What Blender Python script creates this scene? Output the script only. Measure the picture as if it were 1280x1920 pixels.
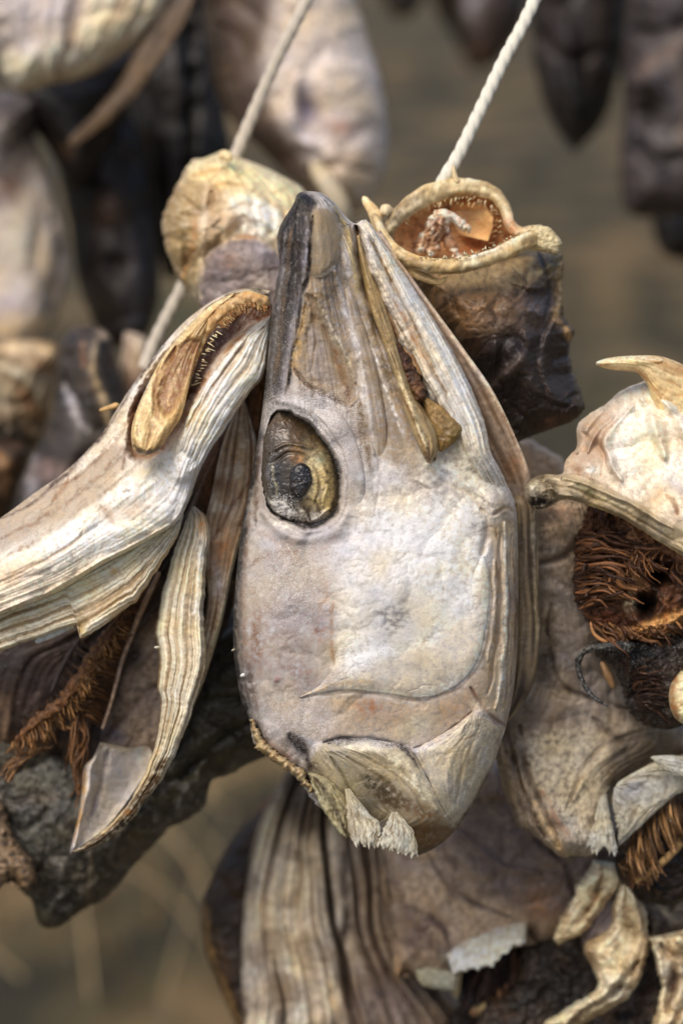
import bpy, math, random
import numpy as np
from mathutils import Vector, Matrix
random.seed(7)
for o in list(bpy.data.objects): bpy.data.objects.remove(o)
SC = bpy.context.scene
COL = SC.collection
# ------------------------------------------------------------------ camera, sky, sun, exposure
PITCH = math.radians(20)
CAM = np.array([0.0, 0.0, 1.6])
RIGHT = np.array([1.0, 0, 0]); FWD = np.array([0, math.cos(PITCH), -math.sin(PITCH)]); UP = np.array([0, math.sin(PITCH), math.cos(PITCH)])
PX = 0.00025                       # metres per photo pixel, one metre in front of the lens
cd = bpy.data.cameras.new('camera'); cam = bpy.data.objects.new('camera', cd); COL.objects.link(cam)
cam.location = CAM; cam.rotation_euler = (math.pi/2 - PITCH, 0, 0)
cd.sensor_fit = 'VERTICAL'; cd.sensor_height = 36; cd.sensor_width = 24; cd.lens = 75
cd.clip_start = 0.05; cd.clip_end = 500
cd.dof.use_dof = True; cd.dof.focus_distance = 1.008; cd.dof.aperture_fstop = 3.6; cd.dof.aperture_blades = 9
SC.camera = cam
SC.render.resolution_x = 682; SC.render.resolution_y = 1024
w = bpy.data.worlds.new('World'); SC.world = w; w.use_nodes = True
SUN_EL = math.radians(58); SUN_AZ = math.radians(218)   # compass angle, clockwise from +Y: behind the camera, to the left
nt = w.node_tree; bg = nt.nodes['Background']
sky = nt.nodes.new('ShaderNodeTexSky'); sky.sky_type = 'NISHITA'; sky.sun_disc = False
sky.sun_elevation = SUN_EL; sky.sun_rotation = SUN_AZ; sky.air_density = 1.0; sky.dust_density = 4.0; sky.ozone_density = 0.6
nt.links.new(sky.outputs[0], bg.inputs[0]); bg.inputs[1].default_value = 0.1
sd = bpy.data.lights.new('sun', 'SUN'); sun = bpy.data.objects.new('sun', sd); COL.objects.link(sun)
sd.energy = 1.4; sd.angle = math.radians(32); sd.color = (1.0, 0.92, 0.81)
sdir = Vector((math.sin(SUN_AZ)*math.cos(SUN_EL), math.cos(SUN_AZ)*math.cos(SUN_EL), math.sin(SUN_EL)))
sun.rotation_euler = sdir.to_track_quat('Z', 'Y').to_euler(); sun.location = (0, -2, 5)
SC.view_settings.view_transform = 'Standard'; SC.view_settings.look = 'None'
SC.view_settings.exposure = 0.5; SC.view_settings.gamma = 1; SC.view_settings.use_curve_mapping = False

# ------------------------------------------------------------------ numeric helpers
def W(x, y, z):
    """photo x, y and depth in mm beyond the one-metre plane -> world"""
    x = np.asarray(x, float); y = np.asarray(y, float); d = 1.0 + np.asarray(z, float)/1000.0
    X = (x-640)*PX*d; Y = (960-y)*PX*d
    return CAM + X[..., None]*RIGHT + Y[..., None]*UP + (d+0*X)[..., None]*FWD
def lin(c):
    c = np.asarray(c, float)/255.0
    return np.where(c <= 0.04045, c/12.92, ((c+0.055)/1.055)**2.4)
_tabs = {}
def vnoise(x, y, seed=0):
    if seed not in _tabs:
        a = np.random.RandomState(seed+11).rand(256, 256)*2*np.pi; _tabs[seed] = (np.cos(a), np.sin(a))
    GA, GB = _tabs[seed]; x, y = np.broadcast_arrays(x, y)
    xi = np.floor(x).astype(np.int64); yi = np.floor(y).astype(np.int64); fx = x-xi; fy = y-yi
    ux = fx*fx*fx*(fx*(fx*6-15)+10); uy = fy*fy*fy*(fy*(fy*6-15)+10)
    def g(a, b): return GA[(xi+a) & 255, (yi+b) & 255]*(fx-a)+GB[(xi+a) & 255, (yi+b) & 255]*(fy-b)
    return 1.5*((g(0, 0)*(1-ux)+g(1, 0)*ux)*(1-uy)+(g(0, 1)*(1-ux)+g(1, 1)*ux)*uy)
def fbm(x, y, o=4, seed=0, g=0.5, rot=1):
    s = 0; a = 1; n = 0
    for i in range(o):
        s = s+a*vnoise(x+i*17.3, y+i*5.7, seed+i); n += a; a *= g; x, y = ((1.72*x+1.05*y, 1.72*y-1.05*x) if rot else (2.03*x, 2.03*y))
    return s/n*1.5
def sstep(a, b, x):
    t = np.clip((x-a)/(b-a), 0, 1); return t*t*(3-2*t)
def crv(p, n):
    """smooth curve through points (any dimension), n samples by arc length"""
    p = np.array(p, float)
    if len(p) > 2:
        q = np.vstack([2*p[0]-p[1], p, 2*p[-1]-p[-2]]); out = []
        for i in range(1, len(q)-2):
            t = np.linspace(0, 1, 12, endpoint=False)[:, None]
            a, b, c, d = q[i-1], q[i], q[i+1], q[i+2]
            out.append(0.5*(2*b+(c-a)*t+(2*a-5*b+4*c-d)*t**2*1.0+(3*b-a-3*c+d)*t**3))
        p = np.vstack(out+[p[-1:]])
    s = np.r_[0, np.cumsum(np.hypot(*(np.diff(p[:, :2], axis=0).T))+1e-9)]
    t = np.linspace(0, s[-1], n)
    return np.stack([np.interp(t, s, p[:, k]) for k in range(p.shape[1])], 1)
def plen(p): p = np.array(p, float); return np.hypot(*(np.diff(p[:, :2], axis=0).T)).sum()
def pdist(x, y, P, closed=False, wid=None):
    best = np.full(x.shape, 1e9); bt = np.zeros(x.shape)
    n = len(P); m = n if closed else n-1
    for i in range(m):
        a = P[i]; b = P[(i+1) % n]; dx, dy = b[0]-a[0], b[1]-a[1]; L = dx*dx+dy*dy+1e-9
        t = np.clip(((x-a[0])*dx+(y-a[1])*dy)/L, 0, 1)
        d = (x-a[0]-t*dx)**2+(y-a[1]-t*dy)**2
        k = d < best; best = np.where(k, d, best); bt = np.where(k, (i+t)/m, bt)
    return np.sqrt(best), bt
def inside(x, y, P):
    r = np.zeros(x.shape, bool); n = len(P)
    for i in range(n):
        x1, y1 = P[i][0], P[i][1]; x2, y2 = P[(i+1) % n][0], P[(i+1) % n][1]
        if y1 == y2: continue
        c = ((y1 > y) != (y2 > y)) & (x < (x2-x1)*(y-y1)/(y2-y1)+x1); r ^= c
    return r
def tps(ctrl, x, y):
    c = np.array(ctrl, float)
    if c.ndim == 0: return np.full(x.shape, float(ctrl))
    if len(c) == 1: return np.full(x.shape, c[0, 2])
    if len(c) == 2:
        d = c[1, :2]-c[0, :2]; t = ((x-c[0, 0])*d[0]+(y-c[0, 1])*d[1])/(d@d)
        return c[0, 2]+np.clip(t, -.5, 1.5)*(c[1, 2]-c[0, 2])
    P = c[:, :2]/500; n = len(P)
    U = lambda r2: 0.5*r2*np.log(r2+1e-12)
    r2 = ((P[:, None]-P[None])**2).sum(-1); K = U(r2)+np.eye(n)*1e-3
    A = np.zeros((n+3, n+3)); A[:n, :n] = K; A[:n, n] = 1; A[:n, n+1:] = P; A[n, :n] = 1; A[n+1:, :n] = P.T
    s = np.linalg.solve(A, np.r_[c[:, 2], 0, 0, 0])
    out = s[n]+s[n+1]*x/500+s[n+2]*y/500
    for i in range(n): out = out+s[i]*U((x/500-P[i, 0])**2+(y/500-P[i, 1])**2)
    return out

# ------------------------------------------------------------------ the brush kit: pigment and relief laid on a surface
def C(pts, w, col, a=1.0, n=.6): return ('C', pts, w, col, a, n)            # line of pigment
def H(pts, w, h): return ('H', pts, w, h)                                   # ridge (+) or furrow (-), mm
def P(pts, col, a=1.0, s=5, n=.4): return ('P', pts, s, col, a, n)          # patch of pigment
def PH(pts, h, s=4): return ('PH', pts, s, h)                               # raised or sunk plate
def B(x, y, rx, ry, ang, col, a=1.0, n=.6): return ('B', (x, y, rx, ry, ang), 0, col, a, n)
def BH(x, y, rx, ry, ang, h): return ('BH', (x, y, rx, ry, ang), 0, h)
def K(pts, w, h, col, a=.8): return ('K', pts, w, h, col, a)                # crease: furrow with its own pigment
def PW(x, y, rx, ry, a): return ('PW', (x, y, rx, ry, 0), 0, a)             # salt powder
WHITE = (226, 219, 212); LILAC = (198, 190, 194); CREAM = (230, 212, 182); TAN = (180, 156, 126); OCHRE = (182, 140, 84); BROWN = (118, 84, 56)
DARK = (54, 47, 46); GREY = (124, 118, 118); DBROWN = (66, 46, 34); ORANGE = (206, 138, 70); PINK = (206, 178, 164); OLIVE = (112, 98, 70); MAUVE = (150, 134, 134)

def paint(x, y, u, v, base, ops, seed=0, warp=4, mottle=(None,), streak=(), rel=(), veins=()):
    n = x.size; col = np.tile(lin(base), (n, 1)); h = np.zeros(n); pw = np.zeros(n)
    wx = x+warp*fbm(x/38, y/38, 3, seed)+warp*.35*fbm(x/9, y/9, 2, seed+5)
    wy = y+warp*fbm(x/38+9, y/38+4, 3, seed+2)+warp*.35*fbm(x/9+3, y/9, 2, seed+7)
    sx = x+warp*.8*fbm(x/55, y/55, 2, seed); sy = y+warp*.8*fbm(x/55+9, y/55+4, 2, seed+2)
    nz = fbm(x/11, y/11, 4, seed+20); nf = fbm(x/4, y/4, 3, seed+30)
    for m in mottle:
        if m is None: continue
        c, sc, a, th = m                      # colour, scale, strength, threshold
        k = sstep(th-.25, th+.35, fbm(x/sc+3.3, y/sc, 5, seed+40+int(sc)))*a
        col = col*(1-k[:, None])+lin(c)*k[:, None]
    for st in streak:        # fibres that run along the form
        fu, fv, amp, c, a = st[:5]; mk = st[5](x, y) if len(st) > 5 else 1.0
        q = fbm((u*fu+.05*fu*fbm(u*2, v*2.5, 2, seed+1))*1.0, v*fv, 3, seed+50+int(fu), .6, 0)
        h += amp*q*mk; k = sstep(.05, -.5, q)*a*mk
        if c is not None: col = col*(1-k[:, None])+lin(c)*k[:, None]
        k2 = sstep(.1, .7, q)*a*.45*mk
        col = col*(1-k2[:, None])+np.minimum(col*1.3+.02, .8)*k2[:, None]
    for (sc, c, a, hh) in veins:        # fine wrinkles where the skin has shrunk
        q = fbm(wx/sc+5, wy/sc, 3, seed+70+int(sc)); r = np.clip(1-abs(q)*4.5, 0, 1)**2*sstep(-.2, .35, fbm(x/(sc*2.5), y/(sc*2.5), 2, seed+71))
        h -= hh*r; k = (r*a)[:, None]; col = col*(1-k)+lin(c)*k
    for op in ops:
        t = op[0]
        if t in 'C H K'.split():
            ww = op[2]; pts = crv(op[1], max(4, int(plen(op[1])/14)+2)); mx = ww*2.6
            q = np.where((wx > pts[:, 0].min()-mx) & (wx < pts[:, 0].max()+mx) & (wy > pts[:, 1].min()-mx) & (wy < pts[:, 1].max()+mx))[0]
            if not len(q): continue
            d, tt = pdist(wx[q], wy[q], pts) if t == 'C' else pdist(sx[q], sy[q], pts)
            tap = .3+.7*np.sin(np.pi*np.clip(tt, .0, 1))**.5; lt = tt*plen(pts)
            wob = np.clip(.85+.6*fbm(lt/55, 0*lt+ww, 2 if t != 'C' else 3, seed+80), .15, 1.25)
            m = np.exp(-(d/(ww*tap*(.7+.4*wob)))**2)*np.clip(wob, 0, 1.1)
        elif t in ('P', 'PH'):
            s = op[2]; raw = op[1]; pts = crv(list(raw)+[raw[0]], max(12, int(plen(raw)/12)+4))[:-1]; mx = 2*s
            q = np.where((wx > pts[:, 0].min()-mx) & (wx < pts[:, 0].max()+mx) & (wy > pts[:, 1].min()-mx) & (wy < pts[:, 1].max()+mx))[0]
            if not len(q): continue
            d, _ = pdist(wx[q], wy[q], pts, True); d = np.where(inside(wx[q], wy[q], pts), d, -d)
            m = sstep(-s, s, d)
        else:
            cx, cy, rx, ry, an = op[1]; an = math.radians(an)
            mx = 2.4*max(rx, ry); q = np.where((abs(wx-cx) < mx) & (abs(wy-cy) < mx))[0]
            if not len(q): continue
            X = (wx[q]-cx)*math.cos(an)+(wy[q]-cy)*math.sin(an); Y = -(wx[q]-cx)*math.sin(an)+(wy[q]-cy)*math.cos(an)
            m = np.exp(-((X/rx)**2+(Y/ry)**2))
        if t in ('C', 'P', 'B'):
            k = np.clip(m*op[4]*(1+op[5]*(nz[q]*1.3+nf[q]*.6)), 0, 1)[:, None]
            col[q] = col[q]*(1-k)+lin(op[3])*k
        elif t in ('H', 'PH', 'BH'): h[q] += m*op[3]*(.85 if t == 'H' else 1)
        elif t == 'K':
            h[q] += m*op[3]*.75; k = np.clip(m**1.3*op[5]*(1+.5*nz[q]), 0, 1)[:, None]; col[q] = col[q]*(1-k)+lin(op[4])*k
        elif t == 'PW': pw[q] = np.maximum(pw[q], m*op[3])
    for (amp, sc) in rel:                   # papery crumple: soft facets that meet in creases
        if sc >= 9:
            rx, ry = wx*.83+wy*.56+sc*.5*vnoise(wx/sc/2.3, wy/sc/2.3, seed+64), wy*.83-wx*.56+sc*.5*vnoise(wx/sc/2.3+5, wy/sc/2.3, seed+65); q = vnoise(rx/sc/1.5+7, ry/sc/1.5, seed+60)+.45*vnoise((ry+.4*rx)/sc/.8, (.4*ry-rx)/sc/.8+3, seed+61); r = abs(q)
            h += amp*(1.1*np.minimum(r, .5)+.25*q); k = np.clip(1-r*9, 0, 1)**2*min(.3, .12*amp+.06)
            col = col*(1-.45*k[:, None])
        else: h += .3*amp*fbm(x/sc+7, y/sc, 3, seed+60)
    col *= (1+.2*nz+.14*nf)[:, None]; hu = fbm(x/75+2, y/75+8, 3, 91)[:, None]; col = col*np.hstack([1+.06*hu, 1-.02*hu, 1-.22*hu-.03]); col = np.clip(col, 1e-4, 1); g = (col@np.array([.3, .59, .11]))[:, None]; col = (g+(col-g)*.9)*(.45*(g/.45)**1.3/g)*np.array([1.0, 1.0, .95])
    return np.clip(col, .004, .82), h, np.clip(pw, 0, 1)

# ------------------------------------------------------------------ materials
MATS = {}
def skin_mat(name, rough=.55, spec=.3, bump=.25, grain=900, trans=0.0, sss=0.0, speck=.18):
    if name in MATS: return MATS[name]
    m = bpy.data.materials.new(name); m.use_nodes = True; t = m.node_tree; N = t.nodes; L = t.links; b = N['Principled BSDF']
    tc = N.new('ShaderNodeTexCoord'); at = N.new('ShaderNodeAttribute'); at.attribute_name = 'pigment'
    pa = N.new('ShaderNodeAttribute'); pa.attribute_name = 'salt'
    n1 = N.new('ShaderNodeTexNoise'); n1.inputs['Scale'].default_value = grain; n1.inputs['Detail'].default_value = 4; n1.inputs['Roughness'].default_value = .65
    n2 = N.new('ShaderNodeTexNoise'); n2.inputs['Scale'].default_value = grain*.3; n2.inputs['Detail'].default_value = 5
    n3 = N.new('ShaderNodeTexNoise'); n3.inputs['Scale'].default_value = grain*1.6; n3.inputs['Detail'].default_value = 3
    for n in (n1, n2, n3): L.new(tc.outputs['Object'], n.inputs['Vector'])
    r = N.new('ShaderNodeMapRange'); r.inputs['From Min'].default_value = .3; r.inputs['From Max'].default_value = .7
    r.inputs['To Min'].default_value = 1-speck; r.inputs['To Max'].default_value = 1+speck; L.new(n1.outputs[0], r.inputs[0])
    mx = N.new('ShaderNodeVectorMath'); mx.operation = 'SCALE'; L.new(at.outputs['Color'], mx.inputs[0]); L.new(r.outputs[0], mx.inputs['Scale'])
    # salt crystals: fine white grains where the salt attribute says so
    th = N.new('ShaderNodeMath'); th.operation = 'MULTIPLY_ADD'; L.new(pa.outputs['Fac'], th.inputs[0]); th.inputs[1].default_value = .34; L.new(n3.outputs[0], th.inputs[2])
    st = N.new('ShaderNodeMapRange'); st.inputs['From Min'].default_value = .66; st.inputs['From Max'].default_value = .78; L.new(th.outputs[0], st.inputs[0])
    gt = N.new('ShaderNodeMath'); gt.operation = 'MULTIPLY'; L.new(st.outputs[0], gt.inputs[0]); gt.inputs[1].default_value = .75
    mix = N.new('ShaderNodeMix'); mix.data_type = 'RGBA'; L.new(gt.outputs[0], mix.inputs[0]); L.new(mx.outputs[0], mix.inputs[6]); mix.inputs[7].default_value = (.72, .70, .69, 1)
    L.new(mix.outputs[2], b.inputs['Base Color'])
    rr = N.new('ShaderNodeMapRange'); rr.inputs['To Min'].default_value = rough-.15; rr.inputs['To Max'].default_value = min(1, rough+.2); L.new(n2.outputs[0], rr.inputs[0]); L.new(rr.outputs[0], b.inputs['Roughness'])
    b.inputs['Specular IOR Level'].default_value = spec
    ad = N.new('ShaderNodeMath'); ad.operation = 'MULTIPLY_ADD'; L.new(n2.outputs[0], ad.inputs[0]); ad.inputs[1].default_value = .5; L.new(n1.outputs[0], ad.inputs[2])
    bp = N.new('ShaderNodeBump'); bp.inputs['Strength'].default_value = bump; bp.inputs['Distance'].default_value = .0006; L.new(ad.outputs[0], bp.inputs['Height']); L.new(bp.outputs[0], b.inputs['Normal'])
    if sss: b.inputs['Subsurface Weight'].default_value = sss; b.inputs['Subsurface Scale'].default_value = .004; b.inputs['Subsurface Radius'].default_value = (1, .6, .35)
    if trans:
        out = N['Material Output']; tr = N.new('ShaderNodeBsdfTranslucent'); L.new(mix.outputs[2], tr.inputs[0]); ms = N.new('ShaderNodeMixShader'); ms.inputs[0].default_value = trans
        L.new(b.outputs[0], ms.inputs[1]); L.new(tr.outputs[0], ms.inputs[2])
        tp = N.new('ShaderNodeBsdfTransparent'); m2 = N.new('ShaderNodeMixShader'); m2.inputs[0].default_value = trans*.35
        L.new(ms.outputs[0], m2.inputs[1]); L.new(tp.outputs[0], m2.inputs[2]); L.new(m2.outputs[0], out.inputs[0])
    MATS[name] = m; return m
SKIN = skin_mat('dried_fish_skin', .48, .42, .1, 1200, sss=.08, speck=.13)
BONE = skin_mat('dried_bone', .42, .45, .12, 800, sss=.15, speck=.1)
TISSUE = skin_mat('dried_tissue', .52, .3, .25, 800, speck=.2)
FILM = skin_mat('translucent_membrane', .35, .5, .15, 600, trans=.38, speck=.08)
EYEM = skin_mat('dried_eye', .24, .5, .15, 1100, speck=.22)
ROPEM = skin_mat('nylon_rope', .6, .3, .2, 1500, speck=.08)
SKIN_FAR = SKIN

# ------------------------------------------------------------------ objects
def mesh_obj(name, verts, faces, col, pw, mat, parent, smooth=True):
    loc = np.array(THING['loc']) if parent is not None else np.zeros(3)
    me = bpy.data.meshes.new(name); V = np.asarray(verts)-loc; F = np.asarray(faces)
    me.vertices.add(len(V)); me.vertices.foreach_set('co', V.astype(np.float32).ravel())
    k = F.shape[1]; me.loops.add(F.size); me.loops.foreach_set('vertex_index', F.astype(np.int32).ravel())
    me.polygons.add(len(F)); me.polygons.foreach_set('loop_start', np.arange(0, F.size, k, dtype=np.int32))
    me.update(calc_edges=True)
    me.polygons.foreach_set('use_smooth', np.full(len(F), smooth))
    if col is not None:
        a = me.attributes.new('pigment', 'FLOAT_COLOR', 'POINT'); a.data.foreach_set('color', np.c_[col, np.ones(len(col))].astype(np.float32).ravel())
        a = me.attributes.new('salt', 'FLOAT', 'POINT'); a.data.foreach_set('value', pw.astype(np.float32))
    me.materials.append(mat); me.validate()
    o = bpy.data.objects.new(name, me); COL.objects.link(o); o.parent = parent
    return o
THING = {}
def thing(name, x, y, z, label, cat, group=None):
    o = bpy.data.objects.new(name, None); COL.objects.link(o); o.empty_display_size = .02
    l = W(x, y, z); o.location = l; THING['loc'] = l
    o['label'] = label; o['category'] = cat
    if group: o['group'] = group
    return o
def gridfaces(nv, nu, off=0, flip=False):
    i = np.arange(nv-1)[:, None]*nu+np.arange(nu-1)[None]; i = i.ravel()+off
    f = np.stack([i, i+1, i+nu+1, i+nu], 1)
    return f[:, ::-1] if flip else f
def loft(name, parent, Lp, Rp, z, T=15, Wd=60, back=None, shell=None, step=3.0, base=LILAC, ops=(), mat=None, seed=0, rag=0, ragv=(0, 1), ragsc=7,
         warp=4, mottle=(None,), streak=(), rel=((.5, 14),), pw=0, power=.5, curl=0, veins=((30, (120, 92, 72), .25, .3),), ragside=0, keep=None, fray=0):
    """a form between two edge curves: real thickness front and back, or a curved shell"""
    nv = max(8, int(max(plen(Lp), plen(Rp))/step)); Lc = crv([p[:2] for p in Lp], nv); Rc = crv([p[:2] for p in Rp], nv)
    nu = max(7, int(np.hypot(*(Lc-Rc).T).max()/step))
    if rag:
        t = np.linspace(0, 1, nv); k = sstep(ragv[0]-.04, ragv[0]+.02, t)*sstep(ragv[1]+.04, ragv[1]-.02, t)
        s = t*max(plen(Lp), plen(Rp)); d = (Rc-Lc); d /= (np.hypot(*d.T)[:, None]+1e-6)
        Lc += (ragside <= 0)*d*(rag*k*fbm(s/ragsc/2, 0*s+seed+.5, 4, seed+3, .65))[:, None]; Rc += (ragside >= 0)*d*(rag*k*fbm(s/ragsc/2, 0*s+9.5+seed, 4, seed+4, .65))[:, None]
    t = np.linspace(0, 1, nu); uu = .55*t+.45*(.5-.5*np.cos(np.pi*t))
    X = Lc[:, 0][:, None]*(1-uu)+Rc[:, 0][:, None]*uu; Y = Lc[:, 1][:, None]*(1-uu)+Rc[:, 1][:, None]*uu
    if fray:                                # torn fibres at the far end
        tv = np.linspace(0, 1, nv)[:, None]; k = sstep(.45, 1, tv)**2; am = fray*(fbm(uu[None]*9+seed, 0*uu[None]+.5, 4, seed+6, .7)); mid = (Lc+Rc)/2; g = mid[-1]-mid[-max(4, nv//5)]; g = g/(np.hypot(*g)+1e-6)
        X = X+g[0]*k*am; Y = Y+g[1]*k*am
    x = X.ravel(); y = Y.ravel(); u = np.tile(uu, nv); v = np.repeat(np.linspace(0, 1, nv), nu)
    poly = np.vstack([Lc[::3], Lc[-1:], Rc[::-3]]); d, _ = pdist(x, y, poly, True)
    e = np.zeros((nv, nu), bool); e[0] = e[-1] = True; e[:, 0] = e[:, -1] = True; d[e.ravel()] = 0
    prof = np.clip(1-(1-np.minimum(d/Wd, 1))**2, 0, 1)**power
    col, h, p = paint(x, y, u, v, base, list(ops), seed, warp, mottle, streak, rel, veins)
    p = np.clip(p+pw, 0, 1)
    edge = sstep(0, 7, d)
    zc = z(x, y) if callable(z) else tps(z, x, y) if not np.isscalar(z) else np.full(x.shape, float(z))
    zf = zc-T*prof-h*edge+curl*(u-.5)**2*4
    if keep is not None: keep.append((x, y, zf))
    if shell: zb = zf+shell*(.3+.7*sstep(0, 5, d))
    else: zb = zc+(back if back is not None else abs(T))*prof+.25+(0 if T >= 0 else 0)+curl*(u-.5)**2*4; zb = np.maximum(zb, zf+.25)
    V = np.vstack([W(x, y, zf), W(x, y, zb)]); n = nv*nu
    F = [gridfaces(nv, nu, 0, True), gridfaces(nv, nu, n)]
    ring = list(range(nu))+[i*nu+nu-1 for i in range(1, nv)]+[(nv-1)*nu+j for j in range(nu-2, -1, -1)]+[i*nu for i in range(nv-2, 0, -1)]
    ring = np.array(ring); nx = np.roll(ring, -1); F.append(np.stack([ring, nx, nx+n, ring+n], 1))
    return mesh_obj(name, V, np.vstack(F), np.vstack([col, col]), np.r_[p, p], mat or SKIN, parent)
def tube(name, parent, pts, r, base=BONE, ops=(), mat=None, seed=0, step=2.5, nr=18, flat=1.0, warp=3, mottle=(None,), streak=(), rel=((.4, 12),), pw=0, veins=(), lumpy=.12):
    """pts (x, y, z mm); r: list of radii in photo pixels along it"""
    n = max(5, int(plen(pts)/step)); c = crv(pts, n); rr = np.interp(np.linspace(0, 1, n), np.linspace(0, 1, len(r)), r)
    cap = np.linspace(0, 1, n)*plen(pts); rr = rr*np.clip(np.sqrt(np.clip(cap/(rr+.1), .02, 1)), 0, 1)*np.clip(np.sqrt(np.clip((cap[-1]-cap)/(rr+.1), .02, 1)), 0, 1)
    g = np.gradient(c[:, :2], axis=0); g /= np.hypot(*g.T)[:, None]+1e-9; nn = np.stack([-g[:, 1], g[:, 0]], 1)
    th = np.linspace(0, 2*np.pi, nr, endpoint=False); s = cap
    rad = rr[:, None]*(1+lumpy*fbm(s[:, None]/18+0*th, (th*1.3)[None]+0*s[:, None]+seed, 3, seed+9))
    x = (c[:, 0][:, None]+nn[:, 0][:, None]*rad*np.cos(th)).ravel(); y = (c[:, 1][:, None]+nn[:, 1][:, None]*rad*np.cos(th)).ravel()
    z = (c[:, 2][:, None]-rad*np.sin(th)*flat*.25).ravel()
    u = np.tile(.5+.5*np.cos(th)*.999, n); v = np.repeat(np.linspace(0, 1, n), nr)
    col, h, p = paint(x, y, u, v, base, list(ops), seed, warp, mottle, streak, rel, veins); p = np.clip(p+pw, 0, 1)
    z = z-h*np.tile(np.clip(np.sin(th), 0, 1), n)
    V = W(x, y, z); i = np.arange(n-1)[:, None]*nr; j = np.arange(nr)[None]; j2 = (j+1) % nr
    F = np.stack([(i+j).ravel(), (i+nr+j).ravel(), (i+nr+j2).ravel(), (i+j2).ravel()], 1)
    V = np.vstack([V, W(c[[0, -1], 0], c[[0, -1], 1], c[[0, -1], 2])])
    a, b = n*nr, n*nr+1
    F = np.vstack([F, [[a, k, (k+1) % nr, a] for k in range(0)]]) if False else F
    capf = [[k, (k+1) % nr, a, a] for k in range(nr)]
    o = None
    col = np.vstack([col, col[:1], col[-1:]]); p = np.r_[p, p[:1], p[-1:]]
    # caps as quads between opposite ring vertices
    h2 = nr//2
    cf = [[k, k+1, nr-2-k, nr-1-k] for k in range(h2-1)]; ce = [[(n-1)*nr+q for q in f[::-1]] for f in cf]
    V = V[:-2]; col = col[:-2]; p = p[:-2]
    return mesh_obj(name, V, np.vstack([F, cf, ce]), col, p, mat or globals()['BONE_M'], parent)
BONE_M = BONE
def surface_of(kept, lift=.5):
    """depth of a finished surface, for plates that lie on it"""
    x, y, z = kept[0]; x0, y0 = x.min()-40, y.min()-40; nx, ny = int((x.max()-x0+40)/4)+2, int((y.max()-y0+40)/4)+2
    S = np.zeros((nx, ny)); Nn = np.zeros((nx, ny)); i = ((x-x0)/4).astype(int); j = ((y-y0)/4).astype(int)
    np.add.at(S, (i, j), z); np.add.at(Nn, (i, j), 1)
    for k in range(14):
        m = Nn > 0; A = np.where(m, S/np.maximum(Nn, 1e-9), 0); 
        s2 = sum(np.roll(np.roll(A*m, a, 0), b, 1) for a in (-1, 0, 1) for b in (-1, 0, 1)); n2 = sum(np.roll(np.roll(m*1.0, a, 0), b, 1) for a in (-1, 0, 1) for b in (-1, 0, 1))
        S = np.where(m & (k > 2), A, s2/np.maximum(n2, 1e-9)); Nn = (n2 > 0)*1.0
    def f(px, py):
        u = np.clip((px-x0)/4-.5, 0, nx-2.01); v = np.clip((py-y0)/4-.5, 0, ny-2.01); a = u.astype(int); b = v.astype(int); fu = u-a; fv = v-b
        return (S[a, b]*(1-fu)+S[a+1, b]*fu)*(1-fv)+(S[a, b+1]*(1-fu)+S[a+1, b+1]*fu)*fv-lift
    return f
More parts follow.
